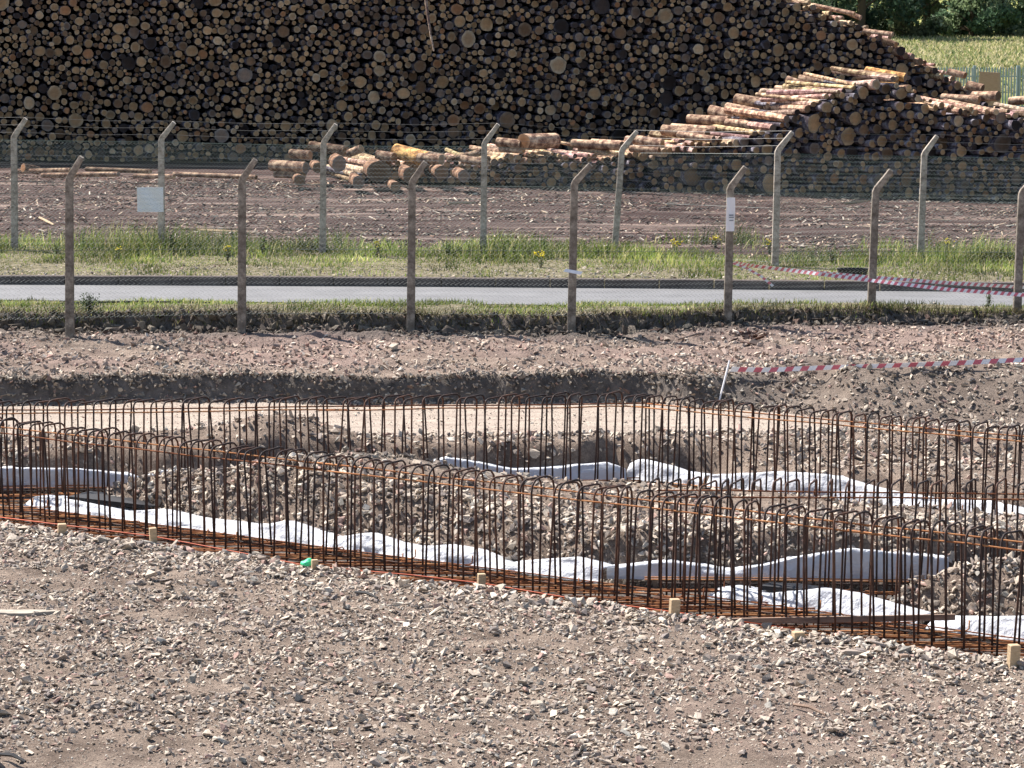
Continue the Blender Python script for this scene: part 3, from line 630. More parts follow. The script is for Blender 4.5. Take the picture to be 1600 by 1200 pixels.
fence(near, zn, 'nearer chain link fence on cranked brown concrete posts at the turf edge', M_wire, .0030, M_post2, 'fence', .118)
fence(far, lambda px: .11, 'further chain link fence on pale cranked concrete posts at the yard edge', M_wire3, .0038, M_post, 'fence', .122)

# signs
def sign(px0, py0, px1, py1, s, label, lines, rotz=0.):
    A = S(px0, py0, s); B = S(px1, py1, s); wv, h = B[0]-A[0], A[2]-B[2]; o = empty('paper_sign', (A[0]+wv/2, A[1]-.1, B[2]+h/2)); tag(o, label, 'sign')
    n = 7; V = []; 
    for j in range(n+1):
        for i in range(n+1): V.append(((i/n-.5)*wv, .012*math.sin(i*1.1+j*.7), (j/n-.5)*h))
    F = [(j*(n+1)+i, j*(n+1)+i+1, (j+1)*(n+1)+i+1, (j+1)*(n+1)+i) for j in range(n) for i in range(n)]
    me = bpy.data.meshes.new('board'); me.from_pydata(V, [], F); me.materials.append(M_white); c = link('board', me, o); md = c.modifiers.new('t', 'SOLIDIFY'); md.thickness = .004; md.offset = 0
    for (u0, v0, u1, v1) in lines:
        mb = MB(); mb.box(((u0+u1)/2*wv-.5*wv, -.02, .5*h-(v0+v1)/2*h), ((u1-u0)*wv, .002, (v1-v0)*h)); link('printed_line', mb.mesh('printed_line', [M_grey]), o)
    o.rotation_euler.z = rotz
sign(215, 292, 256, 331, 84.5, 'square white notice sheet tied to the further fence beside its second post', [])
sign(1134, 308, 1148, 361, 107, 'narrow white notice on the nearer fence post below its crank', [(.25, .50, .8, .54), (.25, .57, .85, .60), (.3, .66, .8, .69)], .3)

# ------------------------------------------------------------------ barrier tape
def tape(pts_, label, wdt=.055, per=.10, seed=0):
    P = [np.asarray(p, float) for p in pts_]; seg = [np.linalg.norm(b-a) for a, b in zip(P[:-1], P[1:])]; T_ = sum(seg); n = int(T_/(per/2)); cum = np.concatenate([[0], np.cumsum(seg)]); arr = np.array(P)
    r = random.Random(seed); V, F, mi = [], [], []; tw = 0
    for i in range(n+1):
        t = i*T_/n; c = np.array([np.interp(t, cum, arr[:, k]) for k in range(3)]); tw = .3*math.sin(t*1.7+seed)+.3*math.sin(t*.6+seed*2); up = np.array([0, -math.sin(tw), math.cos(tw)])*wdt/2
        sl_ = (arr[-1]-arr[0]); sl_ /= np.linalg.norm(sl_); sh = sl_*.035
        V += [c-up-sh*.5, c+up+sh*.5]
    for i in range(n): F.append((2*i, 2*i+2, 2*i+3, 2*i+1)); mi.append(i % 2)
    me = bpy.data.meshes.new('tape'); me.from_pydata([tuple(v) for v in V], [], F); me.materials.append(M_white); me.materials.append(M_red); me.polygons.foreach_set('material_index', mi); me.update()
    o = link('barrier_tape', me); md = o.modifiers.new('t', 'SOLIDIFY'); md.thickness = .002
    return tag(o, label, 'barrier tape', 'red and white barrier tape')
sN = 104.
tape([S(1146, 410, sN), S(1180, 416, sN-1), S(1215, 420, sN-1), S(1280, 428, sN), S(1360, 438, sN), S(1480, 452, 105), S(1600, 461, 106), S(1750, 470, 106)], 'upper left red and white tape running from the notice post down to the right edge', seed=1)
tape([S(1215, 420, 101), S(1300, 428, 101), S(1375, 434, 101), S(1480, 442, 101), S(1600, 449, 102), S(1750, 455, 102)], 'second tape behind the first, slightly higher at the right edge', seed=2)
tape([S(1140, 410, sN), S(1165, 418, sN), S(1190, 432, sN), S(1208, 447, sN)], 'loose short tape end hanging in the grass right of the notice post', seed=3, wdt=.04)
tape([G(a_, b_, .10) for a_, b_ in ((1142, 577), (1200, 578), (1300, 574), (1400, 571), (1500, 567), (1600, 562), (1750, 555))], 'low red and white tape crossing the rubble above the trench bank', seed=4, wdt=.06, per=.20)
tape([S(882, 422, 109.5), S(893, 425, 109.9), S(909, 427, 109.5)], 'tiny knot of white tape round the centre near fence post', seed=5, wdt=.05, per=.4)
Q = G(1124, 626); s_q = proj(Q)[2]; P = S(1140, 563, s_q); mb = MB(); mb.tube([Q, P], .012, 6)
tag(link('marker_rod', mb.mesh('marker_rod', [M_white])), 'thin white leaning marker rod holding the low barrier tape', 'marker rod')

# ------------------------------------------------------------------ dark trough on verge
P = W(1332, 432, .12); mb = MB(); n = 16
prof = [(.0, .02), (.24, .03), (.27, .14), (.245, .14), (.22, .05), (0, .045)]
V = []; 
for r_, z_ in prof:
    for i in range(n): a = 2*math.pi*i/n; V.append((r_*1.0*math.cos(a), r_*.6*math.sin(a), z_))
F = [(k*n+i, k*n+(i+1) % n, (k+1)*n+(i+1) % n, (k+1)*n+i) for k in range(len(prof)-1) for i in range(n)]
mb.add(V, F); o = link('rubber_trough', mb.mesh('rubber_trough', [M_black])); o.location = P; tag(o, 'black rubber trough lying on the verge behind the barrier tape', 'trough')

# ------------------------------------------------------------------ log stacks
def log_geom(P, axis_, L_, r, k, endc, barkc, seed, bend=0., taper=.94):
    """end cap ring nearest the camera first"""
    rr = np.random.default_rng(seed); ang = np.arange(k)*2*math.pi/k+rr.uniform(0, 1); wob = 1+rr.normal(0, .045, k)
    ax = np.asarray(axis_, float); ax /= np.linalg.norm(ax); up = np.array([0, 0, 1.]) if abs(ax[2]) < .9 else np.array([1., 0, 0]); a = np.cross(ax, up); a /= np.linalg.norm(a); b = np.cross(a, ax)
    sx = rr.uniform(.92, 1.08)
    ring = (a[None]*np.cos(ang)[:, None]*sx+b[None]*np.sin(ang)[:, None]/sx)*wob[:, None]*r
    c1 = P+ax*L_/2+b*bend*r; c2 = P+ax*L_
    tilt = ax[None]*(ring @ (a*rr.normal(0, .08)+b*rr.normal(0, .08)))[:, None]
    V = np.concatenate([P+ring*.5+tilt*.5-ax*.004, P+ring+tilt, P+ring+tilt, c1+ring*(1+taper)/2, c2+ring*taper, c2+ring*taper])
    F4 = []
    for s_ in (2, 3):
        for q in range(k): F4.append((s_*k+q, s_*k+(q+1) % k, (s_+1)*k+(q+1) % k, (s_+1)*k+q))
    return V, F4, [[q, k+q, k+(q+1) % k, (q+1) % k][::-1] for q in range(k)], list(range(k))[::-1], list(range(5*k, 6*k))
def heart(col, k, seed):
    rr = np.random.default_rng(seed); T = np.tile([*col, 1.], (6*k, 1)); T[:k, :3] *= np.array([1.0, .82, .68])*rr.uniform(.65, 1.15); T[k:2*k, :3] *= rr.uniform(.7, 1.15, (k, 1)); return T
ENDS = [('tan', (.42, .32, .20), .44), ('grey', (.22, .19, .165), .14), ('pale', (.48, .40, .28), .10), ('orange', (.36, .22, .13), .05), ('brown', (.20, .15, .105), .18), ('dark', (.055, .05, .052), .08)]
def pack(A, B, prof_px, vmax, seed, sizes):
    """circle packing on the vertical face from A to B (ground points)"""
    rr = np.random.default_rng(seed); e = (B-A)[:2]; L_ = np.linalg.norm(e); e /= L_; cell = .34; grid = {}; out = []
    pxs = [p[0] for p in prof_px]; pys = [p[1] for p in prof_px]
    for (lo, hi, n) in sizes:
        U = rr.uniform(0, L_, n); Vv = rr.uniform(.05, vmax, n); R = lo+(hi-lo)*rr.random(n)
        PP = np.stack([A[0]+e[0]*U, A[1]+e[1]*U, Vv], 1); px, py, s = proj(PP); ok = (py-R*s > np.interp(px, pxs, pys)) & (Vv > R)
        for u, v, r in zip(U[ok], Vv[ok], R[ok]):
            gi, gj = int(u/cell), int(v/cell); hit = False
            for i in (gi-1, gi, gi+1):
                for j in (gj-1, gj, gj+1):
                    for (a, b, c) in grid.get((i, j), ()):
                        m_ = r+c
                        if (a-u)*(a-u)+(b-v)*(b-v) < m_*m_*.90: hit = True; break
                    if hit: break
                if hit: break
            if not hit: grid.setdefault((gi, gj), []).append((u, v, r)); out.append((A[0]+e[0]*u, A[1]+e[1]*u, v, r))
    return np.array(out)
SZ = lambda k: [(.19, .26, int(36*k)), (.14, .19, int(110*k)), (.105, .14, int(800*k)), (.08, .105, int(5200*k)), (.062, .082, int(30000*k)), (.044, .060, int(28000*k))]
backprof = [(-600, -90), (900, -90), (1150, -40), (1262, 0), (1300, 18), (1380, 48), (1430, 84), (1500, 122), (1545, 150), (1600, 182), (1680, 260)]
A1 = W(-450, 250, 0); B1 = W(1680, 262, 0)
bp = pack(A1, B1, backprof, 6.6, 21, SZ(1.9))
frontprof = [(545, 300), (558, 266), (580, 252), (605, 245), (640, 252), (680, 256), (720, 246), (780, 240), (860, 236), (940, 240), (1020, 232), (1100, 216), (1170, 205), (1240, 170), (1290, 145), (1340, 128), (1400, 116), (1418, 124), (1440, 150), (1490, 163), (1540, 168), (1600, 172), (1700, 175), (1800, 175)]
A2 = W(545, 286, 0); B2 = W(1790, 322, 0)
fp = pack(A2, B2, frontprof, 3.4, 22, SZ(.38))
logs = []
def pushlogs(arr, ang, Lr, tag_, seed, jit=.18):
    rr = np.random.default_rng(seed); names = [e[0] for e in ENDS]; pr = np.array([e[2] for e in ENDS]); pr = pr/pr.sum()
    for (x_, y_, z_, r_) in arr:
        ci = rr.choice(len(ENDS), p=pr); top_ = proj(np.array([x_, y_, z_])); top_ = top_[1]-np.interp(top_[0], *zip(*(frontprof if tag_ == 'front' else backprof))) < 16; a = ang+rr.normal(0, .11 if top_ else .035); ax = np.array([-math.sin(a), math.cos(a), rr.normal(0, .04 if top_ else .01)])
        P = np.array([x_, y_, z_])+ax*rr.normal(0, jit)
        col = np.array(ENDS[ci][1])*rr.uniform(.75, 1.2); bk = (rr.uniform(.6, 1.5) if top_ else rr.uniform(.25, .7))*(np.array([1, rr.uniform(.85, 1.1), rr.uniform(.8, 1.15)]) if top_ else np.array([.75, .95, 1.5]))  # bark colour carries light: paler on top logs, dark bluish shade in gaps
        logs.append(dict(P=P, ax=ax, L=Lr*rr.uniform(.9, 1.1), r=r_*.965, ci=ci, col=col, bk=bk, pile=tag_, seed=int(rr.integers(1e9))))
pushlogs(bp, .30, 8.0, 'rear', 31, .11); pushlogs(fp, .38, 3.0, 'front', 32, .09)
PX, PY, SS = proj(np.array([l['P'] for l in logs]))
RP = np.array([l['r'] for l in logs])*SS
posts_px = [23, 252, 504, 757, 966, 1211, 1438]; ordn = ['first', 'second', 'third', 'fourth', 'fifth', 'sixth', 'seventh']
backpy = lambda q: np.interp(q, [p[0] for p in backprof], [p[1] for p in backprof])
def log_label(i):
    px, py, r = PX[i], PY[i], RP[i]; size = 'huge' if r > 12 else 'large' if r > 9.6 else 'stout' if r > 8.2 else 'medium'
    k = int(np.argmin([abs(px-q) for q in posts_px])); d = px-posts_px[k]
    side = 'in line with' if abs(d) < 24 else ('just left of' if d < 0 and d > -64 else 'well left of' if d < 0 else 'just right of' if d < 64 else 'well right of')
    if logs[i]['pile'] == 'rear':
        b = int(np.clip(py/30, 0, 8)); h = ['at picture top in', 'very high in', 'high in', 'above halfway in', 'halfway up', 'below halfway in', 'low in', 'very low in', 'at foot of'][b]
    else:
        b = int(np.clip((py-120)/28, 0, 6)); h = ['on top of', 'near top of', 'high in', 'halfway up', 'low in', 'very low in', 'at foot of'][b]
    return f"{size} {ENDS[logs[i]['ci']][0]} log end {h} {logs[i]['pile']} stack, {side} {ordn[k]} far post"
def mklog_obj(l, label, cat='log', group=None, k=14, name='log', fwd=False):
    V, F4, c4, e1, e2 = log_geom(np.zeros(3), l['ax'], l['L'], l['r'], k, None, None, l['seed'], bend=l.get('bend', 0))
    me = bpy.data.meshes.new(name); me.from_pydata(V.tolist(), [], F4+c4+[e1, e2]); mi = [1]*len(F4)+[0]*len(c4)+[0, 0]; me.polygons.foreach_set('material_index', mi)
    me.materials.append(M_end); me.materials.append(M_bark)
    for nm, c in (('tint', l['col']), ('tint2', l['bk'])):
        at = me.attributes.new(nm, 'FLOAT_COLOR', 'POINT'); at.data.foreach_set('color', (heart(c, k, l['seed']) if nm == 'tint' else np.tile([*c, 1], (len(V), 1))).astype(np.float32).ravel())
    sm = [True]*len(F4)+[False]*(len(c4)+2); me.polygons.foreach_set('use_smooth', sm); me.update()
    o = link(name, me); o.location = l['P']; o['label'] = label; o['category'] = cat
    if group: o['group'] = group
    return o
vis = (PX > 5) & (PX < 1595) & (PY > 3)
basefront = lambda q: np.interp(q, [p[0] for p in frontprof], [p[1] for p in frontprof])
pile = np.array([l['pile'] == 'front' for l in logs])
vis &= pile | (PX < 700) | (PY < basefront(PX)-4)
used = set(); chosen = []
for i in np.argsort(-RP*vis):
    if len(chosen) >= 300 or not vis[i]: break
    lb = log_label(i)
    if lb in used: continue
    used.add(lb); chosen.append(i); mklog_obj(logs[i], lb, group=f"log ends of the {logs[i]['pile']} stack")
ch = set(chosen); Vs, F4s, C4, Fe, T1, T2, n0, k = [], [], [], [], [], [], 0, 8
for i, l in enumerate(logs):
    if i in ch: continue
    V, F4, c4, e1, e2 = log_geom(l['P'], l['ax'], l['L'], l['r'], k, None, None, l['seed'])
    Vs.append(V); F4s += [[a+n0 for a in f] for f in F4]; C4 += [[a+n0 for a in f] for f in c4]; Fe += [[a+n0 for a in e1], [a+n0 for a in e2]]; n0 += len(V)
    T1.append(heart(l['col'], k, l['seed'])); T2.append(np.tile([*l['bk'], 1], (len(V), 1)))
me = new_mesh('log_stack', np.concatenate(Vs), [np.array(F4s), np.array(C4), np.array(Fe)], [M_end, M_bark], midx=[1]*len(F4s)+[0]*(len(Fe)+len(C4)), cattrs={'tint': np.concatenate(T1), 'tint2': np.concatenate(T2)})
o = link('log_stack', me, kind='stuff'); tag(o, 'remaining smaller logs packed between the larger ones in both timber stacks', 'logs')
print('logs', len(bp), len(fp), 'individual', len(chosen))

# loose logs lying on and before the stacks: x0,y0 -> x1,y1 in the picture, radius px, scale
loose = [
 (20, 268, 110, 266, 4, 60, 'thin pale log on the yard at the far left edge', 1), (66, 274, 185, 272, 4, 61, 'pale thin log left of the second far post, nearest the camera', 1.2), (135, 264, 235, 268, 4, 60, 'red brown bark log lying left of the second far post', .6),
 (60, 266, 36, 262, 7, 60, 'short stub of log beside the first far post', .6), (272, 272, 400, 277, 4, 61, 'long pale pole lying right of the second far post', 1.1), (210, 275, 272, 276, 4, 61, 'pale yellow log just behind the second far post', 1.4),
 (424, 258, 478, 262, 9, 62, 'sunlit stripped log lying left of the third far post', 1.5), (430, 272, 475, 274, 6, 62, 'broken bark chunk under the stripped log left of the third far post', .9), (455, 240, 485, 243, 8, 62, 'short log on top of the heap left of the third far post', .8),
 (485, 228, 540, 236, 8, 60, 'brown log arching over the heap behind the third far post', .6), (545, 240, 565, 232, 7, 61, 'short pale stub right of the third far post', 1.2),
 (618, 236, 668, 250, 13, 61, 'bright yellow split log sticking out of the low heap', 1.9), (655, 247, 690, 250, 9, 62, 'stubby log beside the bright yellow one', 1.2), (590, 242, 616, 247, 8, 61, 'short pale log left of the bright yellow one', 1.2),
 (700, 250, 752, 238, 5, 62, 'thin branch like log rising to the fourth far post', .8), (722, 248, 760, 254, 7, 63, 'split log end left of the fourth far post', 1.2),
 (778, 222, 815, 226, 8, 62, 'pink barked log right of the fourth far post', .9), (782, 232, 818, 234, 6, 62, 'lower thin log right of the fourth far post', 1.1),
 (868, 220, 818, 222, 14, 62, 'big pale log with a grey end atop the low front stack', 1.3), (895, 224, 972, 228, 7, 63, 'long thin log left of the fifth far post', 1.1), (905, 232, 950, 238, 5, 63, 'small bark strip log left of the fifth far post', .9), (925, 222, 985, 226, 6, 63, 'pale pole crossing the fifth far post', 1.4),
 (990, 218, 1035, 226, 8, 63, 'pale log right of the fifth far post', 1.3), (985, 232, 1030, 236, 5, 64, 'thin brown log under the pale one right of the fifth far post', .9),
 (1036, 203, 1105, 212, 9, 63, 'pink log at the foot of the stepped slope', .9), (1050, 198, 1120, 203, 6, 62, 'thin pale pole on the stepped slope, lowest row', 1.5), (1060, 210, 1115, 218, 6, 64, 'pale log jutting at the lower slope', 1.6),
 (1076, 186, 1140, 190, 8, 62, 'bark covered log second row of the stepped slope', 1), (1110, 172, 1150, 182, 9, 62, 'short pale log third row of the stepped slope', 1.4), (1135, 192, 1185, 196, 7, 63, 'pale round log in the stepped slope, second row', 1.5),
 (1135, 168, 1205, 182, 8, 62, 'long yellow pale log across the stepped slope', 1.6), (1150, 155, 1225, 168, 9, 62, 'dark barked log fourth row of the stepped slope', .8), (1160, 180, 1225, 190, 9, 63, 'red barked log under the yellow pale one', .8),
 (1190, 147, 1268, 158, 10, 62, 'thick pink log near the slope top, left of the sixth far post', 1.1), (1200, 166, 1255, 170, 8, 63, 'patchy barked log above the sixth far post', .9), (1212, 138, 1285, 144, 5, 62, 'thin pale pole near the slope top', 1.4),
 (1230, 124, 1262, 136, 6, 62, 'short tan log tilting on the slope top', 1.1), (1250, 122, 1320, 131, 6, 62, 'straight tan log lying along the slope top', 1.1), (1238, 146, 1288, 137, 8, 63, 'tan log with a dark end rising to the right', .9), (1290, 134, 1330, 137, 6, 63, 'short log left of the crest logs', 1.0),
 (1342, 117, 1400, 125, 9, 62, 'brown barked log on the front stack crest', .9), (1354, 110, 1415, 121, 7, 62, 'golden stripped log topmost on the front stack crest', 1.7), (1322, 133, 1400, 137, 8, 63, 'brown log under the golden crest log', .7),
 (1472, 152, 1530, 156, 6, 63, 'thin pale log at the right shoulder of the front stack', 1.2), (1520, 150, 1560, 150, 8, 62, 'patchy pale log beside the concrete block', 1.2), (1578, 158, 1620, 155, 7, 63, 'pale log at the right picture edge', 1.1),
 (1520, 184, 1540, 186, 11, 64, 'sunlit pale rounded log end sticking out of the right stack', 1.4), (1530, 171, 1556, 175, 4, 64, 'thin lit splinter log in the right stack', 1.2),
 (1482, 112, 1508, 118, 5, 58, 'short pale log on the lower right slope of the rear stack', 1.2), (1512, 133, 1535, 139, 7, 58, 'round barked log at the rear stack toe', .9),
 (1270, 8, 1335, 22, 4, 55, 'pale barkless log on the upper right ridge of the rear stack', 1.2), (1325, 20, 1345, 28, 4, 55, 'small ridge log of the rear stack, second from its upper end', 1.1), (1350, 48, 1395, 54, 4, 56, 'pale log midway along the rear stack ridge', 1.3), (1380, 62, 1400, 70, 5, 56, 'dark stub midway along the rear stack ridge', .6)]
for i, (x0, y0, x1, y1, rp, s, lb, bk) in enumerate(loose):
    lat = (x1-x0)/s; A = S(x0, y0, s); B = S(x1, y1, s); B[1] -= abs(lat)*.75; B2_ = S(x1, y1, FPX/(FPX/s-abs(lat)*.75)); A = S(x0, y0, s)
    d = B2_-A; Ln = np.linalg.norm(d); a_ = -d/Ln
    l = dict(P=B2_, ax=a_, L=Ln, r=rp/s, col=np.array(ENDS[i % 5][1]), bk=(np.array([1.25, 1.02, .55])*1.5 if ('yellow split' in lb or 'golden' in lb) else np.array([1., .95, .9])*min(bk, 1.25)*(.75 if y0 > 215 and x0 < 760 else 1)), seed=500+i)  # bark of the low left heap darkened to stand in for shade
    mklog_obj(l, lb, group='loose logs lying on and before the stacks')
# big butt ends in the low heap
for (a, b, r, s, lb, c) in [(530, 256, 15, 62, 'big round grey butt end behind the third far post', 1), (592, 268, 22, 63, 'widest dark butt end in the low heap between third and fourth far posts', 4), (497, 262, 10, 62, 'brown butt end touching the third far post', 4), (640, 274, 15, 63, 'dark butt end under the bright yellow split log', 4), (690, 270, 14, 63, 'dark butt end left of the fourth far post', 4), (560, 285, 12, 64, 'small butt end low in the heap beside the third far post', 1), (468, 282, 11, 63, 'low butt end at the left foot of the heap', 4), (725, 275, 12, 64, 'low butt end just before the fourth far post', 1), (618, 292, 10, 64, 'lowest butt end of the heap in the shade', 4)]:
    P = S(a, b, s); l = dict(P=P, ax=np.array([-.14, .98, .0]), L=1.3, r=r*.82/s, col=np.array(ENDS[c][1])*1.1, bk=np.array([.6, .5, .45]), seed=int(a)); mklog_obj(l, lb, group='butt ends of the low heap')
# leaning pole on the stack face
mb = MB(); mb.tube([S(662, -30, 56.5), S(668, 20, 56.6), S(673, 55, 56.7), S(678, 80, 56.8)], [.05, .04, .03, .02], 6)
me = mb.mesh('branch', [M_bark]); at = me.attributes.new('tint2', 'FLOAT_COLOR', 'POINT'); at.data.foreach_set('color', np.tile([1., 1.05, 1.1, 1], (len(me.vertices), 1)).astype(np.float32).ravel())
tag(link('branch', me), 'thin pale branch hanging down the rear stack face from the upper edge', 'branch')

# ------------------------------------------------------------------ bark litter
n = 42000; y = rng.uniform(52, 78, n); x = rng.uniform(-1, 1, n)*(y*.185+1); ff = np.interp(x, *FF); dn = .5+1.1*fbm(x*.3, y*1.2, 4); k = (y > ff+.15) & (rng.random(n) < dn) & (y < 74+x*-.3)
x, y = x[k], y[k]; n = len(x); L_ = .04+.20*rng.random(n)**2.3+.25*(rng.random(n) < .012); wd = .012+.025*rng.random(n)**1.5; z = H(x, y)+.012
th = rng.normal(0, 1.0, n); tl = rng.normal(0, .22, n); boxv = np.array([(i, j, q) for i in (-1, 1) for j in (-1, 1) for q in (-1, 1)])*.5
v = boxv[None]*np.stack([L_, wd, np.minimum(wd*.6, .02)], 1)[:, None]
ct, st_, cl, sl2 = np.cos(th), np.sin(th), np.cos(tl), np.sin(tl)
vx, vz = v[..., 0]*cl[:, None]-v[..., 2]*sl2[:, None], v[..., 0]*sl2[:, None]+v[..., 2]*cl[:, None]
V = np.stack([vx*ct[:, None]-v[..., 1]*st_[:, None]+x[:, None], vx*st_[:, None]+v[..., 1]*ct[:, None]+y[:, None], vz+z[:, None]], -1).reshape(-1, 3)
bf = np.array([(0, 1, 3, 2), (4, 6, 7, 5), (0, 4, 5, 1), (2, 3, 7, 6), (0, 2, 6, 4), (1, 5, 7, 3)]); F = (bf[None]+(np.arange(n)*8)[:, None, None]).reshape(-1, 4)
pl = np.array([(.10, .06, .05), (.20, .12, .10), (.05, .035, .035), (.55, .43, .31), (.33, .22, .17), (.68, .6, .48)]); T = np.repeat(np.concatenate([pl[rng.choice(6, n, p=[.24, .18, .16, .16, .15, .11])], np.ones((n, 1))], 1), 8, 0)
link('bark_litter', new_mesh('bark_litter', V, [F], [M_stone], cattrs={'tint': T}), kind='stuff', label='broken bark and splinters strewn over the timber yard', category='bark')

# ------------------------------------------------------------------ grass
def blades(x, y, h, wv, cols, name, label, lean=.35):
    n = len(x); z = H(x, y, True)-.01; a = rng.uniform(0, 2*np.pi, n); dx, dy = np.cos(a)*wv, np.sin(a)*wv; lx, ly = rng.normal(0, lean, n)*h+.05*h, rng.normal(0, lean, n)*h
    V = np.stack([np.stack([x-dx, y-dy, z], 1), np.stack([x+dx, y+dy, z], 1), np.stack([x+lx*.4+dx*.7, y+ly*.4+dy*.7, z+h*.6], 1), np.stack([x+lx*.4-dx*.7, y+ly*.4-dy*.7, z+h*.6], 1), np.stack([x+lx, y+ly, z+h*np.sqrt(np.clip(1-(lx/h)**2*.5, .3, 1))], 1)], 1).reshape(-1, 3)
    i = np.arange(n)*5; T = np.repeat(np.concatenate([cols, np.ones((n, 1))], 1), 5, 0)
    return link(name, new_mesh(name, V, [np.stack([i, i+1, i+2, i+3], 1), np.stack([i+3, i+2, i+4], 1)], [M_leaf], cattrs={'tint': T}), kind='stuff', label=label, category='grass')
GP = np.array([(.16, .21, .045), (.26, .30, .08), (.07, .105, .03), (.40, .38, .14), (.56, .48, .28), (.20, .27, .06)])
def gcols(n, p, x, y):
    c = GP[rng.choice(6, n, p=p)]*np.array([.90, .94, .85]); return c*(1+1.3*fbm(x*.8, y*.8, 4))[:, None]*rng.uniform(.8, 1.2, (n, 1))
n = 64000; y = rng.uniform(47, 56.5, n); x = rng.uniform(-1, 1, n)*(y*.185+1); rb = np.interp(x, *RB); ff = np.interp(x, *FF); q = (y-rb)/(ff-rb); dn = (.38+.75*sstep(.15, .65, q))*sstep(1.35, 1.0, q+.35*fbm(x*.6, y*.6, 3))+1.1*fbm(x*1.1, y*1.3, 4)
k = (y > rb+.3) & (rng.random(n) < dn); x, y, q = x[k], y[k], q[k]; h = (.035+.11*rng.random(len(x)))*(.6+1.1*sstep(.4, .9, q))*(1+2.6*np.maximum(fbm(x*.9+7, y*.7, 4), -.25)); h = np.maximum(h, .03)
blades(x, y, h, .009, gcols(len(x), [.22, .22, .12, .16, .12, .16], x, y), 'verge_grass', 'sunlit rough grass on the verge between road and further fence')
n = 60000; y = rng.uniform(40.5, 46.5, n); x = rng.uniform(-1, 1, n)*(y*.185+1); yc = np.interp(x, *CUT)+.28*fbm(x*.9, x*0+1, 5); rf = np.interp(x, *RF); dn = .6+1.7*fbm(x*1.0, y*1.3, 4)
k = (y > yc+.05) & (y < rf+.10+.25*fbm(x*1.5, y*0+2, 3)) & (rng.random(n) < dn); x, y = x[k], y[k]; h = (.03+.09*rng.random(len(x)))*(1+1.2*np.maximum(fbm(x*.9+7, y*.7, 3), -.4)); h = np.maximum(h, .02)
blades(x, y, h, .007, gcols(len(x), [.22, .2, .18, .14, .12, .14], x, y), 'bank_grass', 'rough grass on the bank between the nearer fence and the road')
# shaggy dead turf hanging over the cut
n = 5000; x = rng.uniform(-8, 9, n); yc = np.interp(x, *CUT)+.28*fbm(x*.9, x*0+1, 5); y = yc+rng.uniform(.02, .25, n); h = .05+.12*rng.random(n)
cc = np.array([(.11, .09, .05), (.06, .065, .03), (.2, .17, .10)])[rng.choice(3, n)]; blades(x, y, h, .006, cc, 'turf_fringe', 'dead grass and roots fringing the dug edge under the nearer fence', .7)
# weeds and ragwort
def weed(px, py, z, hp, lb, flowers, nleaf=70, seed=1, col=(.11, .16, .05), name='weed_plant', wf=.6):
    r = np.random.default_rng(seed); P = G(px, py); s = proj(P)[2]; h = hp/s; o = empty(name, P); tag(o, lb, 'plant'); mb = MB()
    st = [(r.normal(0, h*.16), r.normal(0, h*.16), h*r.uniform(.7, 1.05)) for _ in range(9)]
    for q in st: mb.tube([(q[0]*.2, q[1]*.2, 0), (q[0]*.6, q[1]*.6, q[2]*.6), q], [.006, .004, .003], 3)
    link('stem', mb.mesh('stem', [M_trunk]), o)
    V, F = [], []
    for i in range(nleaf):
        c = np.array(st[r.integers(9)])*r.uniform(.15, .95)+r.normal(0, h*.07, 3)*[wf*2, wf*2, .6]; u = r.normal(size=3); u /= np.linalg.norm(u); v = np.cross(u, [0, 0, 1.]); v /= np.linalg.norm(v)+1e-6; l_, w_ = h*r.uniform(.08, .16), h*.035
        b0 = len(V); V += [c, c+u*l_*.5+v*w_, c+u*l_, c+u*l_*.5-v*w_]; F.append((b0, b0+1, b0+2, b0+3))
    me = new_mesh('foliage', np.array(V), [np.array(F)], [M_leaf], cattrs={'tint': np.tile([*col, 1], (len(V), 1))}); link('foliage', me, o)
    if flowers:
        bm = bmesh.new()
        for q in st:
            for _ in range(flowers): 
                m4 = Matrix.Translation((q[0]+r.normal(0, .025), q[1]+r.normal(0, .025), q[2]+r.normal(0, .015))); bmesh.ops.create_icosphere(bm, subdivisions=1, radius=.016, matrix=m4)
        me = bpy.data.meshes.new('flower_heads'); bm.to_mesh(me); bm.free(); me.materials.append(M_yel); link('flower_heads', me, o, kind='stuff')
for i, (a, b, hp, lb, fl) in enumerate([(845, 418, 26, 'yellow flowering ragwort left of the centre near fence post', 3), (1055, 398, 22, 'yellow flowering ragwort patch right of the fifth far post', 3), (1118, 388, 18, 'small yellow flowering ragwort left of the notice post', 3), (1480, 400, 26, 'pale flowered ragwort right of the seventh far post', 1), (1203, 398, 24, 'leafy weed with few flowers left of the sixth far post', 1),
    (90, 402, 26, 'bushy green weed left of the second near post', 0), (268, 398, 40, 'tall green weed just right of the second far post', 0), (410, 400, 34, 'tall pale grass clump right of the third near post', 0), (355, 408, 24, 'leafy weed with yellow specks left of the third near post', 1), (590, 402, 24, 'scruffy weed right of the third far post', 1), (1300, 412, 22, 'low weed behind the black trough', 0), (140, 488, 30, 'dense dark bush at the foot of the second near post', 0), (700, 400, 22, 'green weed before the fourth far post', 0), (185, 408, 22, 'weed with yellow specks left of the square notice', 1), (1545, 480, 26, 'weed at the foot of the last near post', 0)]):
    weed(a, b, .12 if b < 430 else .15, hp, lb, fl, 90 if fl else (500 if i == 11 else 150), 60+i, col=(.10, .15, .045) if i != 11 else (.05, .075, .035), wf=1.7 if i == 11 else .6)
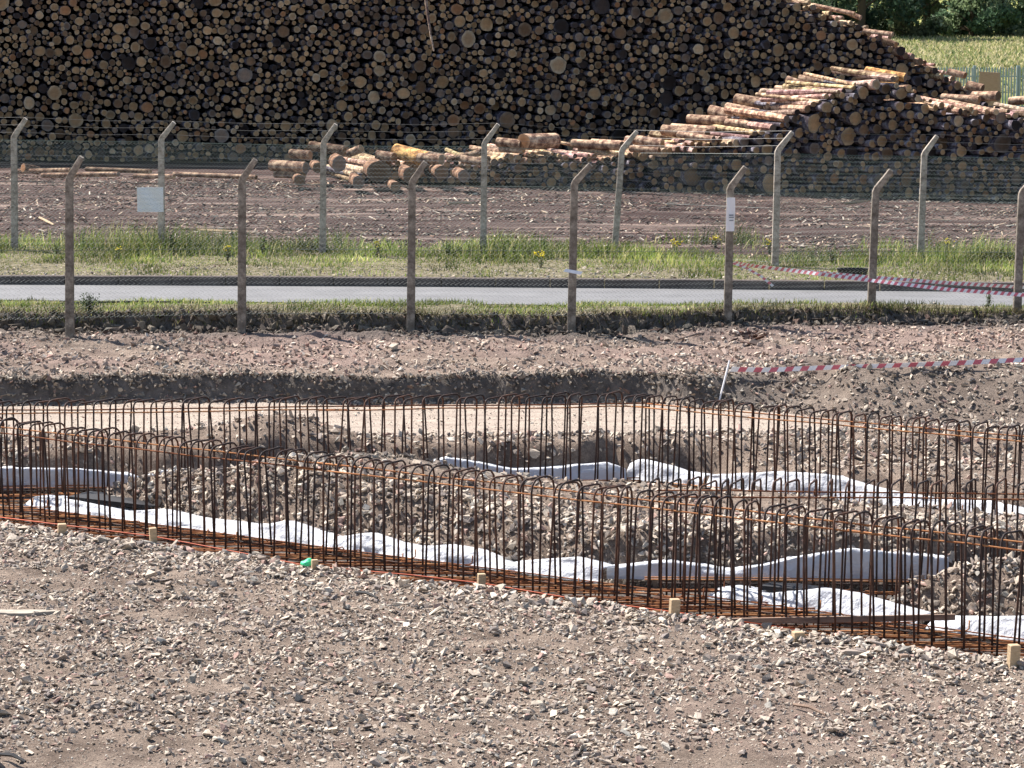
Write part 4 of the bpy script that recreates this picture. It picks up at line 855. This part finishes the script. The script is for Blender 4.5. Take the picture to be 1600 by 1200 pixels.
# scrap and roots under the fence
r = random.Random(4); P0 = G(1175, 525); heap = empty('scrap_heap', P0); tag(heap, 'small heap of rusty brown scrap below the notice post', 'scrap')
for i in range(16):
    P = G(1175+r.gauss(0, 14), 525+r.gauss(0, 5), .03); mb = MB(); mb.box(P-P0, (r.uniform(.05, .22), r.uniform(.03, .08), .015), r.uniform(0, 3), 0, Matrix.Rotation(r.uniform(-1, 1), 3, 'X') @ Matrix.Rotation(r.uniform(-.7, .7), 3, 'Y')); link('scrap_piece', mb.mesh('scrap_piece', [M_rust]), heap)
for i, (a, b, c, d, lb) in enumerate([(1060, 532, 1115, 524, 'grey stick lying below the turf edge right of centre'), (940, 524, 1015, 536, 'dark root lying below the turf edge at centre'), (555, 925, 590, 934, 'black rod sticking out of the gravel'), (1240, 1105, 1290, 1120, 'thin grey stick in the gravel at lower right'), (95, 500, 330, 499, 'dark horizontal pipe at the turf edge, left'), (0, 1178, 40, 1190, 'bent dark stick at the lower left corner'), (330, 490, 345, 515, 'thin curved dead stem at the turf edge left of the third near post')]):
    z = .0 if b > 800 else .1; A, B = W(a, b, z-.05), W(c, d, z-.05); A[2] = max(A[2], float(H(A[0], A[1]))+.03); B[2] = max(B[2], float(H(B[0], B[1]))+.03); mb = MB(); m_ = (A+B)/2+np.array([0, 0, .02]); mb.tube([A, m_, B], [.012, .015, .009], 5)
    tag(link('stick', mb.mesh('stick', [M_black if 'dark' in lb or 'black' in lb else M_wood2])), lb, 'stick')
# sawn offcuts lying in the yard
for i, (a, b, c, d, lb) in enumerate([(310, 360, 372, 363, 'pale offcut lying in the yard left of the third near post'), (700, 318, 745, 316, 'pale strip of wood in the yard left of the fourth far post'), (1320, 318, 1360, 313, 'brown branch at the foot of the front stack'), (1130, 367, 1190, 368, 'pale strip of wood behind the notice post'), (1500, 383, 1550, 384, 'pale strip of wood near the right picture edge'), (62, 342, 84, 350, 'curved pale splinter in the yard right of the first far post')]):
    A, B = W(a, b, .03), W(c, d, .03); A[2] = float(H(A[0], A[1]))+.03; B[2] = float(H(B[0], B[1]))+.03; mb = MB(); mb.tube([A, (A+B)/2, B], [.03, .035, .02], 5)
    tag(link('wood_offcut', mb.mesh('wood_offcut', [M_wood])), lb, 'wood offcut')

# ------------------------------------------------------------------ background: palisade, block, field, trees
root = empty('palisade_fence', (0, 0, 0)); tag(root, 'pale blue grey steel palisade fence beyond the stacks at upper right', 'fence')
y0 = 149.0; zt = z_at(0, y0, 1550, 104); zb_ = -1.6
mb = MB(); hgt = zt-zb_; wv = .082
mb.add([(-wv/2, 0, 0), (wv/2, 0, 0), (wv/2, 0, hgt-.1), (0, 0, hgt), (-wv/2, 0, hgt-.1), (-wv/2, .02, 0), (wv/2, .02, 0), (wv/2, .02, hgt-.1), (0, .02, hgt), (-wv/2, .02, hgt-.1)], [(0, 1, 2, 3, 4), (9, 8, 7, 6, 5)]+[(i, 5+i, 5+(i+1) % 5, (i+1) % 5) for i in range(5)])
pm_ = mb.mesh('pale', [M_pal]); xx = 21.8
while xx < 33: o = link('pale', pm_, root); o.location = (xx, y0, zb_+random.uniform(-.03, .03)); xx += .145
for a in (1455, 1523, 1591, 1660): q = S(a, 110, proj(np.array([0, y0, 0]))[2]); mb = MB(); mb.box((0, 0, (hgt+.05)/2), (.17, .14, hgt+.05)); o = link('fence_post', mb.mesh('fence_post', [M_pal]), root); o.location = (q[0], y0+.12, zb_)
for zz in (.5, hgt-.5): mb = MB(); mb.box((27.5, y0+.05, zb_+zz), (12.4, .05, .07)); link('rail', mb.mesh('rail', [M_pal]), root)
s = 33.; q = S(1545, 145, s); mb = MB(); mb.add([(-.56, 0, -1.6), (.5, 0, -1.6), (.40, 0, .95), (-.46, 0, 1.0), (-.3, .8, -1.6), (.75, .8, -1.6), (.62, .6, .93), (-.3, .6, .98)], [(0, 1, 2, 3), (1, 5, 6, 2), (5, 4, 7, 6), (4, 0, 3, 7), (3, 2, 6, 7), (0, 4, 5, 1)])
bl = link('concrete_block', mb.mesh('concrete_block', [M_blk])); bl.location = q; tag(bl, 'brown weathered upright block in front of the palisade fence', 'block')
# field grass tufts
n = 24000; y = rng.uniform(156, 222, n); x = rng.uniform(.115, .20, n)*y; h = .12+.28*rng.random(n); cc = np.array([(.28, .30, .12), (.42, .38, .20), (.16, .21, .08), (.54, .48, .29)])[rng.choice(4, n)]
blades(x, y, h, .07, cc, 'field_grass', 'pale yellow green meadow grass beyond the palisade fence', .5)
def tree(x, y, h, w_, label, cols, n, seed, name='tree', leaf=.3, low=.0):
    r = np.random.default_rng(seed); z0 = float(H(x, y)); o = empty(name, (x, y, z0)); tag(o, label, 'tree' if h > 6 else 'bush'); mb = MB()
    mb.tube([(0, 0, -.3), (.1, 0, h*.3), (.0, .1, h*.6), (0, 0, h*.9)], [h*.03, h*.024, h*.014, .03], 7)
    cl = []
    for i in range(34):
        a = r.uniform(0, 2*np.pi); zz = r.uniform(low, 1)**.9; rad = w_*.5*math.sqrt(max(.05, 1-((zz-.42)/.62)**2))*r.uniform(.35, 1)
        c = np.array([math.cos(a)*rad, math.sin(a)*rad, zz*h]); cl.append((c, w_*r.uniform(.09, .20)))
        if i % 3 == 0: mb.tube([(0, 0, max(.2, c[2]*.55)), tuple(c*np.array([.5, .5, .85])), tuple(c)], [h*.010, h*.006, .02], 4)
    link('trunk', mb.mesh('trunk', [M_trunk]), o)
    k = r.integers(0, len(cl), n); Cc = np.array([c for c, _ in cl])[k]; Rr = np.array([q for _, q in cl])[k]; d = r.normal(size=(n, 3)); d /= np.linalg.norm(d, axis=1)[:, None]; P = Cc+d*(Rr*r.uniform(.3, 1.15, n))[:, None]*np.array([1, 1, .8]); P[:, 2] = np.maximum(P[:, 2], .1)
    u = r.normal(size=(n, 3)); u /= np.linalg.norm(u, axis=1)[:, None]; v = np.cross(u, r.normal(size=(n, 3))); v /= np.linalg.norm(v, axis=1)[:, None]; l_ = leaf*r.uniform(.5, 1.2, n)[:, None]
    V = np.stack([P-u*l_*.5, P+v*l_*.3, P+u*l_*.5, P-v*l_*.3], 1).reshape(-1, 3); cb = np.array(cols)[r.integers(0, len(cols), len(cl))][k]*r.uniform(.7, 1.3, (n, 1)); T = np.repeat(np.concatenate([cb, np.ones((n, 1))], 1), 4, 0)
    link('crown', new_mesh('crown', V, [np.arange(4*n).reshape(-1, 4)], [M_leaf], cattrs={'tint': T}), o)
DK = [(.035, .065, .04), (.05, .085, .05), (.075, .115, .065)]; LT = [(.12, .19, .10), (.22, .29, .15), (.36, .41, .25), (.13, .21, .12)]
tree(24.6, 205, 12, 9, 'dark shaded conifer like tree above the right shoulder of the rear stack', DK, 9000, 71, leaf=.45)
tree(21.5, 212, 14, 9, 'dark tree peeping over the rear stack ridge', DK, 6000, 72, leaf=.45)
tree(30.5, 214, 11, 8, 'light leaved tree right of the dark tree at the upper edge', LT, 12000, 73, leaf=.42)
tree(36.5, 215, 12, 9, 'light leaved tree at the upper right corner', LT, 12000, 74, leaf=.42)
tree(28.2, 209, 4.5, 5, 'pale bramble bush at the foot of the dark tree', [(.12, .14, .07), (.18, .19, .10), (.07, .10, .05)], 7000, 75, 'bush', leaf=.34)
tree(33.2, 210, 5.5, 6.5, 'low green bush between the two light leaved trees', LT, 8000, 76, 'bush', leaf=.36)
tree(38.5, 209, 5.5, 6, 'low green bush at the right picture edge by the meadow', LT, 7000, 77, 'bush', leaf=.36)
tree(27, 222, 13, 11, 'deep green tree behind the bramble bush', DK, 7000, 78, leaf=.5)
tree(34, 224, 14, 12, 'deep green tree behind the light leaved ones', DK, 7000, 79, leaf=.5)
